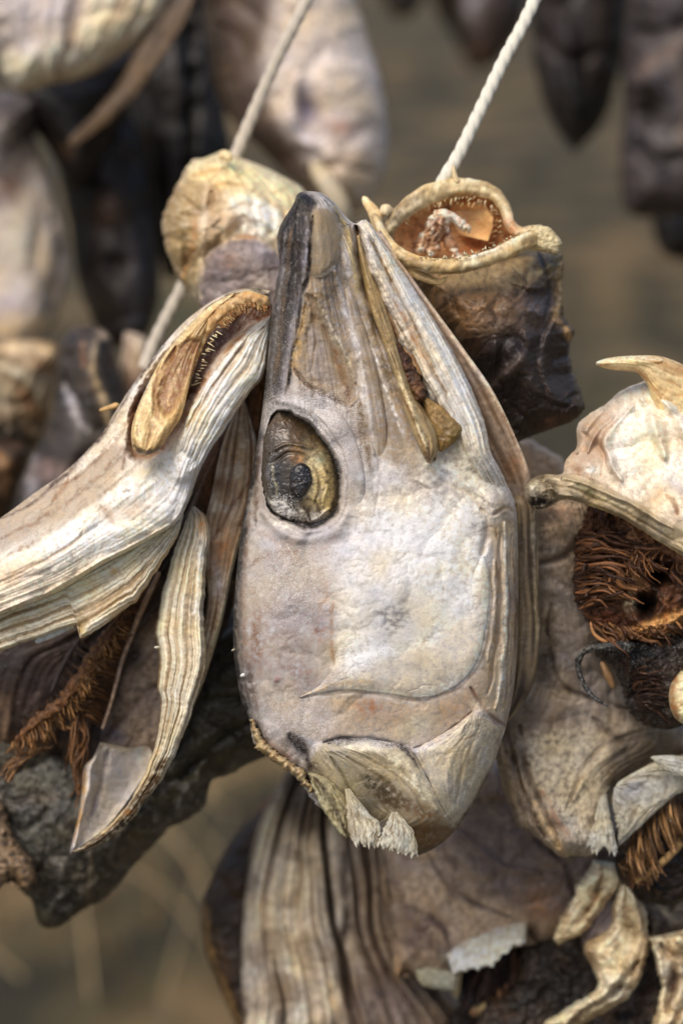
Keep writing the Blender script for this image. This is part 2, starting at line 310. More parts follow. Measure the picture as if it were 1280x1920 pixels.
def strands(name, parent, A, Bc, n, r=1.2, base=BROWN, alt=None, mat=None, seed=0, bow=(0, 0, 0), jit=4, zj=4, seg=12, flat=1.0, extra=0, clump=0):
    """a comb or bundle of filaments from curve A to curve B (x, y, z)"""
    rs = np.random.RandomState(seed); a = crv(A, 200); b = crv(Bc, 200); Vs = []; Fs = []; Cs = []; off = 0; nr = 5
    cl = rs.randn(max(clump, 1), 3); 
    for i in range(n):
        t = (i+rs.rand()*.8)/n; k = int(np.clip(t+rs.randn()*.01*extra, 0, .999)*199); k2 = int(np.clip(t+rs.randn()*.02*extra, 0, .999)*199)
        bw = np.array(bow)*(.5+rs.rand())
        if clump:
            ci = int(t*clump) % clump; k2 = int(np.clip(((ci+.5)/clump)*.55+t*.45+.02*cl[ci, 0], 0, .999)*199); bw = bw*(.6+.5*abs(cl[ci, 1]))+cl[ci]*jit*.8
        p0 = a[k]+rs.randn(3)*[jit*.25, jit*.25, zj*.3]; p1 = b[k2]+rs.randn(3)*[jit, jit, zj]
        if rs.rand() < .18: p1 = p0+(p1-p0)*rs.uniform(.4, .8)
        s = np.linspace(0, 1, seg)[:, None]; c = p0*(1-s)+p1*s+np.sin(np.pi*s)*bw+np.sin(2*np.pi*s)*rs.randn(3)*[jit*.35, jit*.35, zj*.3]+np.cumsum(rs.randn(seg, 3)*[jit*.08, jit*.08, zj*.08], 0)
        rr = r*rs.lognormal(.05, .35)*(.35+.65*np.sin(np.pi*(.12+.8*s[:, 0])))
        g = np.gradient(c[:, :2], axis=0); g /= np.hypot(*g.T)[:, None]+1e-9; nn = np.stack([-g[:, 1], g[:, 0]], 1)
        th = np.linspace(0, 2*np.pi, nr, endpoint=False)+rs.rand()
        x = c[:, 0][:, None]+nn[:, 0][:, None]*rr[:, None]*np.cos(th); y = c[:, 1][:, None]+nn[:, 1][:, None]*rr[:, None]*np.cos(th)
        z = c[:, 2][:, None]-rr[:, None]*np.sin(th)*.25*flat*.5
        Vs.append(W(x.ravel(), y.ravel(), z.ravel())); ii = np.arange(seg-1)[:, None]*nr; j = np.arange(nr)[None]; j2 = (j+1) % nr
        Fs.append(np.stack([(ii+j).ravel(), (ii+nr+j).ravel(), (ii+nr+j2).ravel(), (ii+j2).ravel()], 1)+off); off += seg*nr
        m = rs.rand()**1.6; cc = lin(base)*(1-m)+lin(alt if alt is not None else base)*m; al = (.75+.5*fbm(s[:, 0]*3+i*1.7, s[:, 0]*0+.5, 2, 3))[:, None]
        Cs.append(np.repeat(np.clip(cc[None]*al*(.55+.6*rs.rand()), 0.003, .8), nr, 0))
    V = np.vstack(Vs); return mesh_obj(name, V, np.vstack(Fs), np.vstack(Cs), np.zeros(len(V)), mat or TISSUE, parent)
def teeth(parent, pts, dirs, n, ln=9, r=2.2, col=(236, 218, 180), seed=0):
    rs = np.random.RandomState(seed); c = crv(pts, n); d = crv(dirs, n) if len(dirs) > 1 else np.tile(np.array(dirs[0], float), (n, 1))
    for i in range(n):
        L = ln*(.4+.8*rs.rand()); p = c[i]+rs.randn(3)*[1.6, 1.6, .8]; q = p+d[i]*L+rs.randn(3)*[2, 2, .8]; k = 6; th = np.linspace(0, 2*np.pi, k, endpoint=False)
        cs = []; V = []
        for s, f in ((0, 1), (.5, .7), (1, .12)):
            o = p*(1-s)+q*s; V.append(W(o[0]+r*f*np.cos(th), o[1]+r*f*.6*np.sin(th), o[2]+r*f*.25*np.sin(th)))
        V = np.vstack(V); F = [[a*k+j, a*k+(j+1) % k, (a+1)*k+(j+1) % k, (a+1)*k+j] for a in range(2) for j in range(k)]
        cc = lin(col)*(.75+.35*rs.rand()); mesh_obj('tooth', V, F, np.tile(np.clip(cc, 0, .8), (len(V), 1)), np.zeros(len(V)), BONE, parent)

# ================================================================== GROUND
def simple_mat(name, fn, rough=.9):
    m = bpy.data.materials.new(name); m.use_nodes = True; b = m.node_tree.nodes['Principled BSDF']; b.inputs['Roughness'].default_value = rough; fn(m.node_tree, b); return m
def gm(t, b):
    N = t.nodes; L = t.links; tc = N.new('ShaderNodeTexCoord')
    def nz(s, d=6, r=.6):
        n = N.new('ShaderNodeTexNoise'); n.inputs['Scale'].default_value = s; n.inputs['Detail'].default_value = d; n.inputs['Roughness'].default_value = r; L.new(tc.outputs['Object'], n.inputs['Vector']); return n
    a = nz(2.9, 3, .55); r = N.new('ShaderNodeValToRGB'); L.new(a.outputs[0], r.inputs[0]); e = r.color_ramp.elements
    e[0].position = .4; e[0].color = (.024, .02, .009, 1); e[1].position = .61; e[1].color = (.15, .1, .045, 1)
    x = e.new(.46); x.color = (.05, .039, .016, 1); x = e.new(.55); x.color = (.085, .063, .026, 1)
    c = nz(1.1); r2 = N.new('ShaderNodeValToRGB'); L.new(c.outputs[0], r2.inputs[0]); r2.color_ramp.elements[0].position = .56; r2.color_ramp.elements[1].position = .68
    mx = N.new('ShaderNodeMix'); mx.data_type = 'RGBA'; L.new(r2.outputs[0], mx.inputs[0]); L.new(r.outputs[0], mx.inputs[6]); mx.inputs[7].default_value = (.05, .046, .018, 1)
    g = nz(14); r3 = N.new('ShaderNodeValToRGB'); L.new(g.outputs[0], r3.inputs[0]); r3.color_ramp.elements[0].position = .66; r3.color_ramp.elements[1].position = .74
    m2 = N.new('ShaderNodeMix'); m2.data_type = 'RGBA'; L.new(r3.outputs[0], m2.inputs[0]); L.new(mx.outputs[2], m2.inputs[6]); m2.inputs[7].default_value = (.22, .2, .19, 1)
    L.new(m2.outputs[2], b.inputs['Base Color'])
n = 160; gx = np.linspace(-1, 1, n); gx = np.sign(gx)*(abs(gx)**2.2)*150; gy = np.linspace(-1, 1, n); gy = np.sign(gy)*(abs(gy)**2.2)*150+5
GX, GY = np.meshgrid(gx, gy); GZ = .08*fbm(GX/1.6, GY/1.6, 4, 3)+.03*fbm(GX*2, GY*2, 3, 4)
g = mesh_obj('ground', np.stack([GX.ravel(), GY.ravel(), GZ.ravel()], 1), gridfaces(n, n), None, None, simple_mat('dry_turf', gm), None); g['kind'] = 'structure'
def gh(x, y): return .08*fbm(np.array([x/1.6]), np.array([y/1.6]), 4, 3)[0]+.03*fbm(np.array([x*2]), np.array([y*2]), 3, 4)[0]
rs = np.random.RandomState(5); V = []; F = []; Cc = []; off = 0; nb = 7000
bx = rs.uniform(-1.6, 1.8, nb); by = 2.2+rs.rand(nb)**1.5*9; dens = fbm(bx*1.3, by*1.3, 3, 8); bx = bx*(1+by*.12)
gz = .08*fbm(bx/1.6, by/1.6, 4, 3)+.03*fbm(bx*2, by*2, 3, 4)
tone = np.clip(.55+.7*fbm(bx*2.6+4, by*1.7, 2, 9), .06, 1.4)
pal = [lin((172, 142, 96)), lin((140, 112, 72)), lin((104, 96, 52)), lin((190, 166, 122)), lin((92, 70, 46)), lin((150, 104, 60))]
for i in range(nb):
    if dens[i] < -.15: continue
    a = rs.rand()*6.28; L = rs.uniform(.05, .16)*(2.6 if rs.rand() < .04 else 1); lean = rs.uniform(.25, 1.3); wd = rs.uniform(.0015, .004)
    d = np.array([math.cos(a), math.sin(a), 0]); s = np.array([-d[1], d[0], 0])*wd; p = np.array([bx[i], by[i], gz[i]-.01])
    for k, t in enumerate((0, .4, .75, 1)):
        c = p+d*L*lean*t*t*.8+np.array([0, 0, L*t*(1-.35*t*lean)]); ww = 1-.85*t; V += [c-s*ww, c+s*ww]
    F += [[off+2*k, off+2*k+1, off+2*k+3, off+2*k+2] for k in range(3)]; off += 8
    Cc += [pal[rs.randint(6)]*rs.uniform(.4, .85)*tone[i]]*8
for i in range(170):                    # longer bent straws close by
    p = np.array([rs.uniform(-.75, .55), rs.uniform(2.3, 4.2), .02]); a = rs.rand()*6.28; L = rs.uniform(.2, .5); d = np.array([math.cos(a), math.sin(a)*.6, 0]); s = np.array([.5, 0, .5])*rs.uniform(.002, .005)
    for k, t in enumerate((0, .35, .7, 1)):
        c = p+d*L*t+np.array([0, 0, L*.55*math.sin(t*2.2)]); V += [c-s, c+s]
    F += [[off+2*k, off+2*k+1, off+2*k+3, off+2*k+2] for k in range(3)]; off += 8; Cc += [lin((196, 172, 130))*rs.uniform(.35, .9)]*8
gr = mesh_obj('dry_grass', np.array(V), np.array(F), np.array(Cc), np.zeros(len(V)), skin_mat('dry_grass_blade', .7, .2, 0, 200, trans=0, speck=.1), None, False)
gr['kind'] = 'stuff'; gr['label'] = 'dry straw coloured grass on the ground behind the hanging heads'; gr['category'] = 'grass'

# ================================================================== MAIN HEAD
def main_head():
    t = thing('dried_cod_head', 640, 980, 30, 'large silver-white dried cod head hanging nose up in the middle with one dark-rimmed eye', 'fish head', 'dried cod heads hanging in the front bundle')
    # the far jaw leaf seen behind the right edge
    loft('far_jaw', t, [(700, 440), (760, 560), (830, 680), (890, 800), (930, 880), (965, 945)], [(712, 430), (790, 545), (870, 655), (925, 735), (975, 840), (995, 900), (990, 945)], [(700, 430, 34), (860, 700, 40), (980, 900, 44)],
         T=5, Wd=16, back=3, base=(196, 170, 150), seed=3, streak=[(5, 2.5, .8, (150, 112, 80), .7)], ops=[C([(800, 560), (880, 670), (960, 800), (985, 880)], 5, (228, 206, 180)), B(960, 870, 20, 26, 0, ORANGE, .35), B(955, 920, 26, 12, 0, (220, 200, 190), .6),
         K([(830, 640), (900, 770), (935, 860)], 7, -1.5, BROWN, .5)])
    loft('far_gill_cover', t, [(960, 930), (962, 1050), (964, 1180), (955, 1290), (942, 1345)], [(985, 925), (1003, 960), (1006, 1080), (1012, 1200), (1000, 1280), (972, 1330), (950, 1355)], [(980, 930, 48), (985, 1340, 58)],
         T=6, Wd=18, base=(150, 128, 98), seed=4, streak=[(5, 1.5, .7, (84, 64, 42), .9)], ops=[C([(1000, 960), (1004, 1080), (1008, 1200)], 4, (196, 178, 150)), B(990, 1300, 30, 30, 0, DBROWN, .6)])
    Lp = [(572, 358), (558, 364), (548, 386), (527, 420), (519, 452), (524, 492), (517, 530), (510, 580), (504, 650), (497, 720), (489, 790), (477, 860), (465, 930), (454, 985), (446, 1050), (440, 1120), (437, 1190), (441, 1250), (452, 1310), (466, 1345), (474, 1385), (496, 1415), (530, 1438), (560, 1462), (578, 1490), (596, 1512), (630, 1528), (660, 1540), (690, 1545), (735, 1590), (770, 1602)]
    Rp = [(574, 358), (600, 361), (624, 377), (645, 402), (664, 418), (684, 412), (701, 433), (748, 503), (795, 574), (842, 653), (879, 724), (907, 799), (915, 845), (940, 892), (964, 944), (970, 1000), (971, 1100), (970, 1200), (964, 1280), (955, 1330), (945, 1372), (925, 1430), (904, 1476), (880, 1518), (850, 1560), (818, 1588), (785, 1604), (771, 1604)]
    eye = [(522, 770), (550, 772), (572, 787), (592, 806), (610, 830), (625, 852), (634, 871), (639, 909), (636, 946), (619, 974), (582, 991), (544, 980), (512, 961), (497, 937), (494, 899), (495, 852), (499, 818), (507, 788)]
    oper = [(561, 1306), (600, 1300), (654, 1292), (725, 1299), (786, 1308), (830, 1297), (865, 1278), (885, 1258), (898, 1232), (910, 1184), (917, 1120), (915, 1080), (907, 1039), (890, 1060), (860, 1000), (740, 980), (640, 1080), (622, 1150), (628, 1240), (600, 1285)]
    tri = [(575, 552), (593, 560), (617, 611), (640, 655), (664, 705), (668, 740), (654, 763), (620, 745), (578, 726), (552, 700), (545, 677), (560, 620)]
    ops = [
      BH(560, 700, 55, 420, 4, 5), BH(720, 1120, 150, 170, 0, 5), BH(650, 780, 50, 180, -8, 3), BH(600, 480, 30, 110, 0, 6),
      P([(585, 400), (625, 400), (660, 440), (720, 600), (790, 850), (740, 870), (690, 830), (655, 760), (545, 700), (572, 540)], (166, 140, 110), .65, 14, 1.0),
      # jaw slab to the right of the gape
      P([(668, 412), (690, 420), (760, 520), (842, 653), (907, 799), (940, 892), (930, 930), (880, 900), (850, 850), (800, 740), (745, 640), (700, 540), (675, 470)], (214, 204, 194), .9, 8),
      BH(560, 905, 1, 1, 0, 0), PH([(690, 425), (748, 503), (842, 653), (907, 799), (930, 880), (880, 880), (845, 800), (800, 720), (750, 620), (705, 520), (682, 455)], 5, 10),
      K([(668, 425), (676, 480), (690, 530), (712, 585), (742, 650), (775, 720), (800, 790), (812, 860)], 13, -15, (96, 62, 38), 1.0),
      K([(700, 455), (745, 545), (800, 640), (850, 740), (880, 830)], 5, -2.2, (150, 122, 88), .85),
      C([(724, 470), (780, 570), (840, 680), (885, 790), (905, 850)], 7, (236, 228, 218), .9), H([(724, 470), (780, 570), (840, 680), (885, 790), (905, 860)], 6, 2.5),
      C([(690, 440), (730, 520), (775, 610), (818, 700), (850, 780)], 4, (150, 116, 72), .8), C([(706, 500), (740, 570), (775, 640), (800, 700)], 7, (206, 188, 170), .8), C([(735, 560), (780, 640), (815, 710)], 4, (176, 128, 84), .7),
      K([(770, 590), (820, 680), (860, 770), (878, 850)], 3, -1.6, (128, 92, 66), .8), K([(742, 600), (790, 690), (835, 790)], 4, -1.5, (160, 128, 96), .6),
      # snout: dark rind at the left, lilac band, tan plates
      P([(560, 364), (590, 372), (585, 405), (582, 460), (576, 525), (560, 570), (545, 640), (536, 700), (520, 770), (500, 780), (504, 650), (512, 560), (522, 480), (519, 440), (530, 415), (548, 385)], (70, 62, 62), .98, 7),
      C([(576, 400), (575, 460), (570, 520), (552, 600), (538, 670), (528, 740)], 7, (150, 144, 156), .95, 1.0), C([(548, 420), (540, 480), (532, 560), (524, 640), (516, 720)], 5, (122, 98, 76), .8, 1.2), C([(535, 430), (530, 500), (520, 590), (512, 690), (504, 770)], 4, (132, 126, 128), .8, 1.4),
      C([(560, 372), (540, 410), (526, 440), (524, 470)], 10, (48, 42, 46), .95), B(572, 372, 16, 13, 0, (44, 42, 50), .95),
      K([(584, 405), (582, 470), (577, 520), (564, 556), (560, 611), (545, 676), (541, 720), (533, 762)], 4, -2.6, (44, 34, 32), .95),
      K([(556, 392), (551, 450), (545, 520), (530, 600)], 3, -1.6, (44, 38, 40), .9), H([(545, 400), (530, 440), (532, 480), (522, 530)], 5, 2.5), H([(575, 400), (574, 470), (566, 530)], 6, 2.5),
      P([(590, 396), (612, 392), (630, 410), (632, 450), (624, 500), (600, 520), (586, 520), (586, 450)], (158, 138, 112), .95, 6), PH([(590, 396), (614, 390), (632, 410), (634, 450), (624, 500), (600, 516), (587, 516), (587, 450)], 2, 5),
      C([(625, 385), (648, 430), (664, 500), (680, 580)], 5, (190, 168, 110), .8), C([(636, 420), (650, 480), (652, 520)], 6, (196, 188, 184), .8), C([(655, 420), (672, 500), (690, 580), (712, 660), (738, 740)], 4, (128, 108, 78), .8), 
      C([(586, 520), (610, 516), (628, 500)], 3, (226, 214, 206), .8), C([(608, 374), (630, 400), (650, 440)], 3, (84, 66, 44), .7),
      # triangular sunk plate
      P(tri, (166, 142, 116), .95, 5), PH(tri, -2.6, 4), PH([(585, 590), (605, 606), (630, 660), (646, 728), (600, 722), (572, 700), (572, 650)], -1.2, 6), P([(582, 610), (598, 622), (622, 690), (628, 724), (588, 708), (576, 690)], (172, 156, 150), .8, 6),
      C([(572, 570), (562, 630), (552, 680), (556, 705)], 7, (190, 156, 104), .85), C([(606, 610), (630, 670), (652, 735), (656, 758)], 6, (146, 104, 62), .9), C([(594, 565), (616, 610), (645, 660), (664, 712)], 4, (212, 196, 172), .9), H([(590, 556), (618, 610), (645, 660), (666, 716)], 4, 2.2),
      K([(548, 690), (578, 724), (620, 746), (652, 764), (668, 752)], 4, -1.6, (98, 66, 44), .85), K([(575, 556), (590, 600), (585, 690)], 3, -1, (140, 104, 66), .6),
      # lilac-white ridges running to the cheek
      C([(630, 520), (655, 600), (675, 680), (686, 760), (700, 840), (704, 940)], 8, (206, 200, 204), .9), H([(630, 505), (655, 600), (677, 690), (690, 780), (700, 850)], 6, 2.4), C([(640, 500), (662, 560), (690, 640), (712, 720), (740, 800), (770, 850)], 9, (176, 158, 138), .7),
      C([(673, 752), (680, 800), (690, 850), (696, 890)], 9, (134, 110, 84), .85, .9), C([(700, 700), (730, 790), (760, 850)], 10, (150, 128, 104), .6, 1.2), C([(690, 640), (720, 720), (750, 810)], 3, (228, 222, 220), .7, 1.),
      K([(706, 850), (712, 900), (704, 960)], 3, -.8, (156, 148, 152), .5), B(696, 930, 10, 45, 0, (166, 162, 166), .6), B(748, 850, 18, 40, -20, (150, 132, 112), .5),
      # brow ring
      P([(540, 726), (600, 742), (650, 780), (664, 850), (662, 930), (640, 990), (600, 1015), (540, 1010), (500, 985), (484, 940), (484, 850), (500, 790), (520, 740)], (168, 156, 158), .8, 14, .8),
      C([(540, 745), (590, 770), (630, 830), (654, 900), (645, 960), (605, 1003), (550, 1003), (508, 978)], 8, (176, 168, 172), .6, 1.), H([(520, 752), (560, 760), (605, 795), (645, 860), (655, 920), (640, 980), (590, 1010), (530, 1000), (492, 960)], 13, 3.2),
      C([(512, 772), (560, 768), (600, 800)], 7, (96, 80, 76), .6, 1.), C([(495, 780), (484, 860), (478, 930), (482, 985)], 7, (122, 96, 78), .9, .8), C([(486, 1000), (540, 1022), (600, 1030), (680, 1000)], 10, (180, 150, 128), .55, 1), B(625, 1012, 16, 7, -20, (160, 106, 70), .5), B(530, 985, 30, 9, 25, (224, 216, 204), .7, 1),
      P(eye, (58, 42, 34), 1, 3), PH(eye, -15, 3), H([(498, 850), (494, 900), (500, 945), (515, 968), (545, 985), (585, 998), (625, 980), (643, 945), (646, 905), (640, 868), (612, 822), (575, 780)], 4, 1.6),
      # left edge rind
      C([(492, 770), (475, 860), (458, 950), (448, 1040), (442, 1130), (441, 1210), (452, 1290), (468, 1340), (492, 1400)], 6, (74, 70, 72), .95, .5), C([(500, 700), (484, 810), (466, 900), (452, 990)], 3.5, (140, 136, 142), .9, 1), C([(470, 960), (458, 1060), (456, 1160), (466, 1260), (484, 1330)], 7, (150, 116, 92), .7, 1),
      K([(462, 985), (452, 1060), (449, 1160), (454, 1250), (470, 1325), (500, 1400)], 4, -1.2, (86, 62, 48), .7), C([(462, 1240), (475, 1320), (500, 1390)], 10, (92, 84, 84), .7, 1.2),
      # cheek
      P([(700, 960), (860, 940), (905, 1040), (905, 1180), (840, 1270), (700, 1290), (630, 1240), (625, 1120), (640, 1040)], (224, 219, 217), .9, 35), B(770, 1040, 120, 90, 0, (226, 221, 220), .8), B(740, 1150, 55, 45, 0, (166, 162, 164), .55, 1.6), B(545, 1160, 70, 130, 10, (164, 146, 142), .75, 1), B(520, 1060, 50, 40, 0, (176, 162, 160), .6, 1), B(600, 1180, 14, 26, 0, (156, 112, 88), .5, 1), B(595, 1182, 5, 6, 0, (126, 82, 66), .8),
      B(518, 1276, 4, 5, 0, (150, 90, 80), .8), BH(518, 1276, 4, 5, 0, 1), B(515, 1065, 6, 7, 0, (150, 120, 108), .6), C([(470, 1060), (500, 1040), (560, 1035)], 5, (150, 116, 96), .7, 1), B(480, 1200, 14, 60, 0, (150, 112, 88), .7, 1.2), B(560, 1260, 40, 20, 20, (160, 132, 122), .6, 1.4), B(730, 1165, 30, 24, 0, (140, 134, 136), .6, 2), B(610, 1120, 20, 40, 0, (176, 146, 128), .5, 1.2), C([(622, 1130), (620, 1190), (626, 1245)], 5, (168, 134, 108), .6, 1), B(690, 1050, 60, 50, 30, (200, 194, 200), .6, 1), 
      B(830, 880, 55, 26, 25, (224, 218, 212), .8), B(880, 920, 30, 50, -20, (230, 220, 206), .8), H([(800, 870), (850, 885), (905, 930)], 7, 2), K([(800, 878), (835, 905), (880, 925), (905, 960)], 4, -1, (198, 176, 152), .5), H([(780, 900), (840, 930), (890, 985)], 5, 1), BH(935, 950, 24, 30, 0, 5), B(945, 955, 16, 18, 0, (206, 184, 156), .7), K([(900, 955), (915, 975), (908, 1010), (900, 1040)], 7, -3, (178, 158, 138), .6), BH(918, 930, 14, 24, -30, 3), K([(925, 965), (948, 950), (962, 960)], 4, -2, (170, 140, 110), .6),
      K([(561, 1309), (600, 1304), (654, 1297), (725, 1304), (786, 1313), (832, 1303), (869, 1283), (903, 1238), (915, 1186), (921, 1110), (912, 1040)], 3, -.3, (150, 118, 84), .7), P([(640, 1285), (700, 1240), (820, 1200), (890, 1120), (908, 1060), (912, 1150), (895, 1230), (860, 1275), (790, 1300), (700, 1295)], (216, 200, 182), .75, 14),
      C([(905, 1060), (908, 1150), (890, 1230), (850, 1275), (786, 1300)], 6, (226, 214, 198), .8), C([(570, 1302), (640, 1280), (700, 1276)], 5, (200, 172, 130), .6, 1.),
      # right band of streaks
      P([(918, 990), (968, 985), (971, 1200), (955, 1330), (900, 1330), (880, 1290), (912, 1230), (925, 1130), (922, 1050)], (202, 182, 158), .85, 8), C([(930, 990), (932, 1100), (928, 1200), (910, 1280), (880, 1330)], 4, (160, 128, 98), .7), C([(945, 980), (950, 1100), (946, 1220), (930, 1330)], 4, (228, 218, 206), .9), C([(960, 1000), (963, 1120), (960, 1230), (945, 1330)], 3, (150, 120, 92), .8), C([(969, 1010), (969, 1120), (966, 1240), (950, 1340), (920, 1430)], 3, (176, 150, 120), .9), K([(952, 1030), (955, 1130), (950, 1240)], 2.5, -1.5, (150, 118, 90), .7), C([(966, 1060), (967, 1150), (963, 1220)], 2, (122, 96, 74), .7),
      H([(945, 980), (950, 1100), (946, 1220), (930, 1330)], 6, 2.4), K([(936, 1000), (938, 1100), (934, 1200), (915, 1300)], 4, -1.8, (172, 140, 112), .6), K([(957, 1000), (960, 1120), (957, 1230), (942, 1330)], 3, -1.3, (176, 146, 116), .5), H([(926, 1050), (926, 1150), (915, 1240)], 4, 1.2),
      # band under the cheek plate
      P([(500, 1320), (560, 1312), (700, 1308), (790, 1318), (865, 1290), (910, 1250), (890, 1330), (820, 1385), (770, 1400), (700, 1385), (607, 1388), (540, 1380)], (196, 174, 154), .9, 10), B(690, 1326, 26, 17, 0, (176, 120, 82), .65, 1.2), B(745, 1345, 35, 16, -15, (196, 160, 124), .6), B(590, 1340, 50, 26, 20, (188, 176, 180), .7, 1), B(850, 1330, 45, 25, -30, (172, 138, 106), .7), B(780, 1360, 40, 20, -20, (190, 184, 164), .6),
      K([(884, 1334), (850, 1365), (815, 1388), (778, 1403)], 3, -1.5, (136, 86, 66), .9), K([(880, 1290), (905, 1325), (930, 1352), (952, 1362)], 4, -2.2, (150, 108, 96), .8), C([(926, 1355), (934, 1385), (928, 1410)], 5, (140, 108, 122), .85), BH(905, 1335, 14, 10, 30, 3), B(892, 1322, 12, 8, 30, (226, 204, 180), .8),
      C([(500, 1330), (540, 1370), (580, 1410)], 8, (122, 98, 96), .6, 1.4), B(520, 1350, 26, 34, -40, (190, 178, 182), .6, 1.2),
      # lower plates
      P([(590, 1400), (650, 1392), (740, 1398), (785, 1420), (800, 1460), (832, 1520), (845, 1548), (800, 1560), (740, 1545), (690, 1540), (640, 1540), (600, 1500), (578, 1450)], (182, 166, 138), .95, 7), P([(785, 1410), (830, 1388), (884, 1340), (930, 1362), (940, 1375), (904, 1470), (860, 1545), (838, 1530), (800, 1455)], (200, 186, 164), .95, 6),
      PH([(785, 1410), (830, 1388), (884, 1340), (930, 1362), (940, 1375), (904, 1470), (860, 1545), (838, 1530), (800, 1455)], 1.6, 5), PH([(590, 1400), (650, 1392), (740, 1398), (785, 1420), (832, 1520), (845, 1548), (740, 1545), (640, 1540), (578, 1450)], 2.5, 8),
      K([(607, 1393), (640, 1386), (673, 1385), (710, 1388), (748, 1396), (776, 1417), (785, 1440), (810, 1480), (832, 1527)], 5, -2.6, (70, 54, 52), .95), C([(615, 1396), (680, 1390), (748, 1402), (770, 1418)], 5, (60, 50, 52), .85, 1.2), C([(640, 1398), (720, 1410), (780, 1460), (820, 1520)], 10, (216, 204, 178), .8), 
      B(715, 1478, 58, 17, 32, (86, 78, 62), .9, 1.2), B(735, 1500, 40, 18, 20, (104, 82, 58), .75, 1.2), B(655, 1470, 20, 34, -20, (160, 150, 116), .8), C([(590, 1430), (630, 1500), (660, 1540)], 8, (104, 96, 66), .8, 1), B(800, 1530, 34, 16, 20, (150, 112, 74), .8, 1),
      C([(690, 1440), (750, 1450), (800, 1500)], 3, (226, 216, 194), .7, 1.4), C([(810, 1440), (850, 1400), (900, 1370)], 3, (170, 146, 112), .7), C([(835, 1500), (870, 1440), (920, 1380)], 3, (170, 146, 112), .5), C([(835, 1530), (880, 1470), (915, 1400)], 5, (216, 206, 190), .8),
      P([(740, 1552), (800, 1545), (850, 1548), (880, 1515), (905, 1470), (930, 1420), (960, 1420), (880, 1560), (790, 1615), (740, 1600)], (140, 104, 66), .9, 6), C([(770, 1604), (820, 1588), (858, 1556), (895, 1500), (930, 1430)], 6, (72, 50, 34), .9),
      # the knot where it was cut
      K([(540, 1378), (560, 1400), (575, 1419), (583, 1450)], 9, -3, (58, 46, 50), .9), C([(560, 1380), (590, 1400), (578, 1430)], 5, (190, 184, 188), .8, 1.5), B(520, 1415, 26, 12, 30, (190, 128, 94), .8, .8), C([(470, 1350), (485, 1400), (520, 1432), (565, 1458)], 6, (196, 168, 112), .8), C([(560, 1440), (580, 1470)], 9, (66, 50, 44), .8),
      C([(500, 700), (482, 820), (462, 940), (446, 1060), (438, 1150), (438, 1210), (446, 1280), (462, 1335), (484, 1385), (510, 1425)], 10, (46, 43, 45), .98, .5), C([(448, 1060), (450, 1160), (456, 1240)], 3, (120, 114, 116), .6, 1.2), C([(545, 1375), (565, 1400), (582, 1435), (590, 1470)], 9, (60, 48, 50), .9, .8), C([(720, 1395), (760, 1405), (782, 1440)], 4, (74, 58, 58), .8, .8),
      PW(560, 780, 120, 60, .8), PW(600, 850, 90, 140, .6), PW(560, 1080, 130, 120, .5), PW(700, 960, 120, 140, .45), PW(560, 1350, 90, 60, .6), PW(520, 600, 50, 200, .2), PW(700, 1395, 90, 14, .7), PW(720, 1150, 120, 120, .3),
    ]
    kept = []
    loft('skin', t, Lp, Rp, [(600, 380, 12), (480, 900, 26), (900, 900, 24), (560, 1450, 30), (900, 1400, 34), (700, 1100, 18)], T=26, Wd=95, back=26, step=1.9, base=(196, 188, 188), ops=ops, seed=1, keep=kept, rag=5, ragv=(.74, .86), ragsc=6, ragside=-1, warp=4,
         veins=((34, (140, 112, 92), .22, .3), (13, (120, 100, 90), .16, .12)),
         mottle=[((168, 146, 132), 60, .55, .1), ((226, 222, 224), 24, .4, .15), ((150, 134, 130), 9, .25, .3)], streak=[(30, 4, .7, (140, 112, 84), .75, lambda x, y: sstep(900, 700, y)), (70, 9, .3, (120, 100, 84), .5, lambda x, y: sstep(940, 760, y)), (60, 5, .3, (150, 128, 104), .6, lambda x, y: sstep(1380, 1430, y)), (44, 3, .5, (158, 128, 98), .7, lambda x, y: sstep(900, 940, x)*sstep(1380, 1300, y))], rel=((1.8, 70), (.3, 18), (.1, 5)), power=.62)
    S = surface_of(kept, .4); vv = ((34, (140, 112, 92), .22, .3), (13, (120, 100, 90), .16, .12)); mot = [((168, 146, 132), 60, .55, .1), ((226, 222, 224), 24, .4, .15), ((150, 134, 130), 9, .25, .3)]
    flat = [o for o in ops if o[0] in ('C', 'P', 'B', 'PW')]
    def plate(name, Lp, Rp, T, Wd, lift=.4, extra=(), streak=(), rag=1.5, base=(198, 190, 190), sink=None):
        sf = surface_of(kept, lift); zz = (lambda x, y: sf(x, y)+(0 if sink is None else sink(x, y)))
        loft(name, t, Lp, Rp, zz, T=T, Wd=Wd, back=-.2, step=1.9, base=base, ops=flat+list(extra), seed=1, mottle=mot, veins=vv, rag=rag, ragsc=16, rel=(), streak=streak)
    plate('gill_cover', [(628, 1090), (624, 1150), (626, 1210), (622, 1250), (600, 1284), (562, 1306)], [(890, 1062), (907, 1040), (917, 1085), (916, 1140), (908, 1190), (896, 1234), (872, 1272), (832, 1298), (786, 1309), (725, 1301), (654, 1294), (600, 1300), (563, 1308)], 2.2, 30, .3,
          [C([(903, 1050), (914, 1110), (906, 1190), (893, 1232), (868, 1272), (828, 1294), (786, 1305), (725, 1297), (654, 1290)], 3, (236, 224, 204), .8)], rag=2.5, sink=lambda x, y: 3.2*sstep(1250, 1090, y)*sstep(914, 870, x)+1.6*sstep(760, 640, x)*sstep(1300, 1200, y))
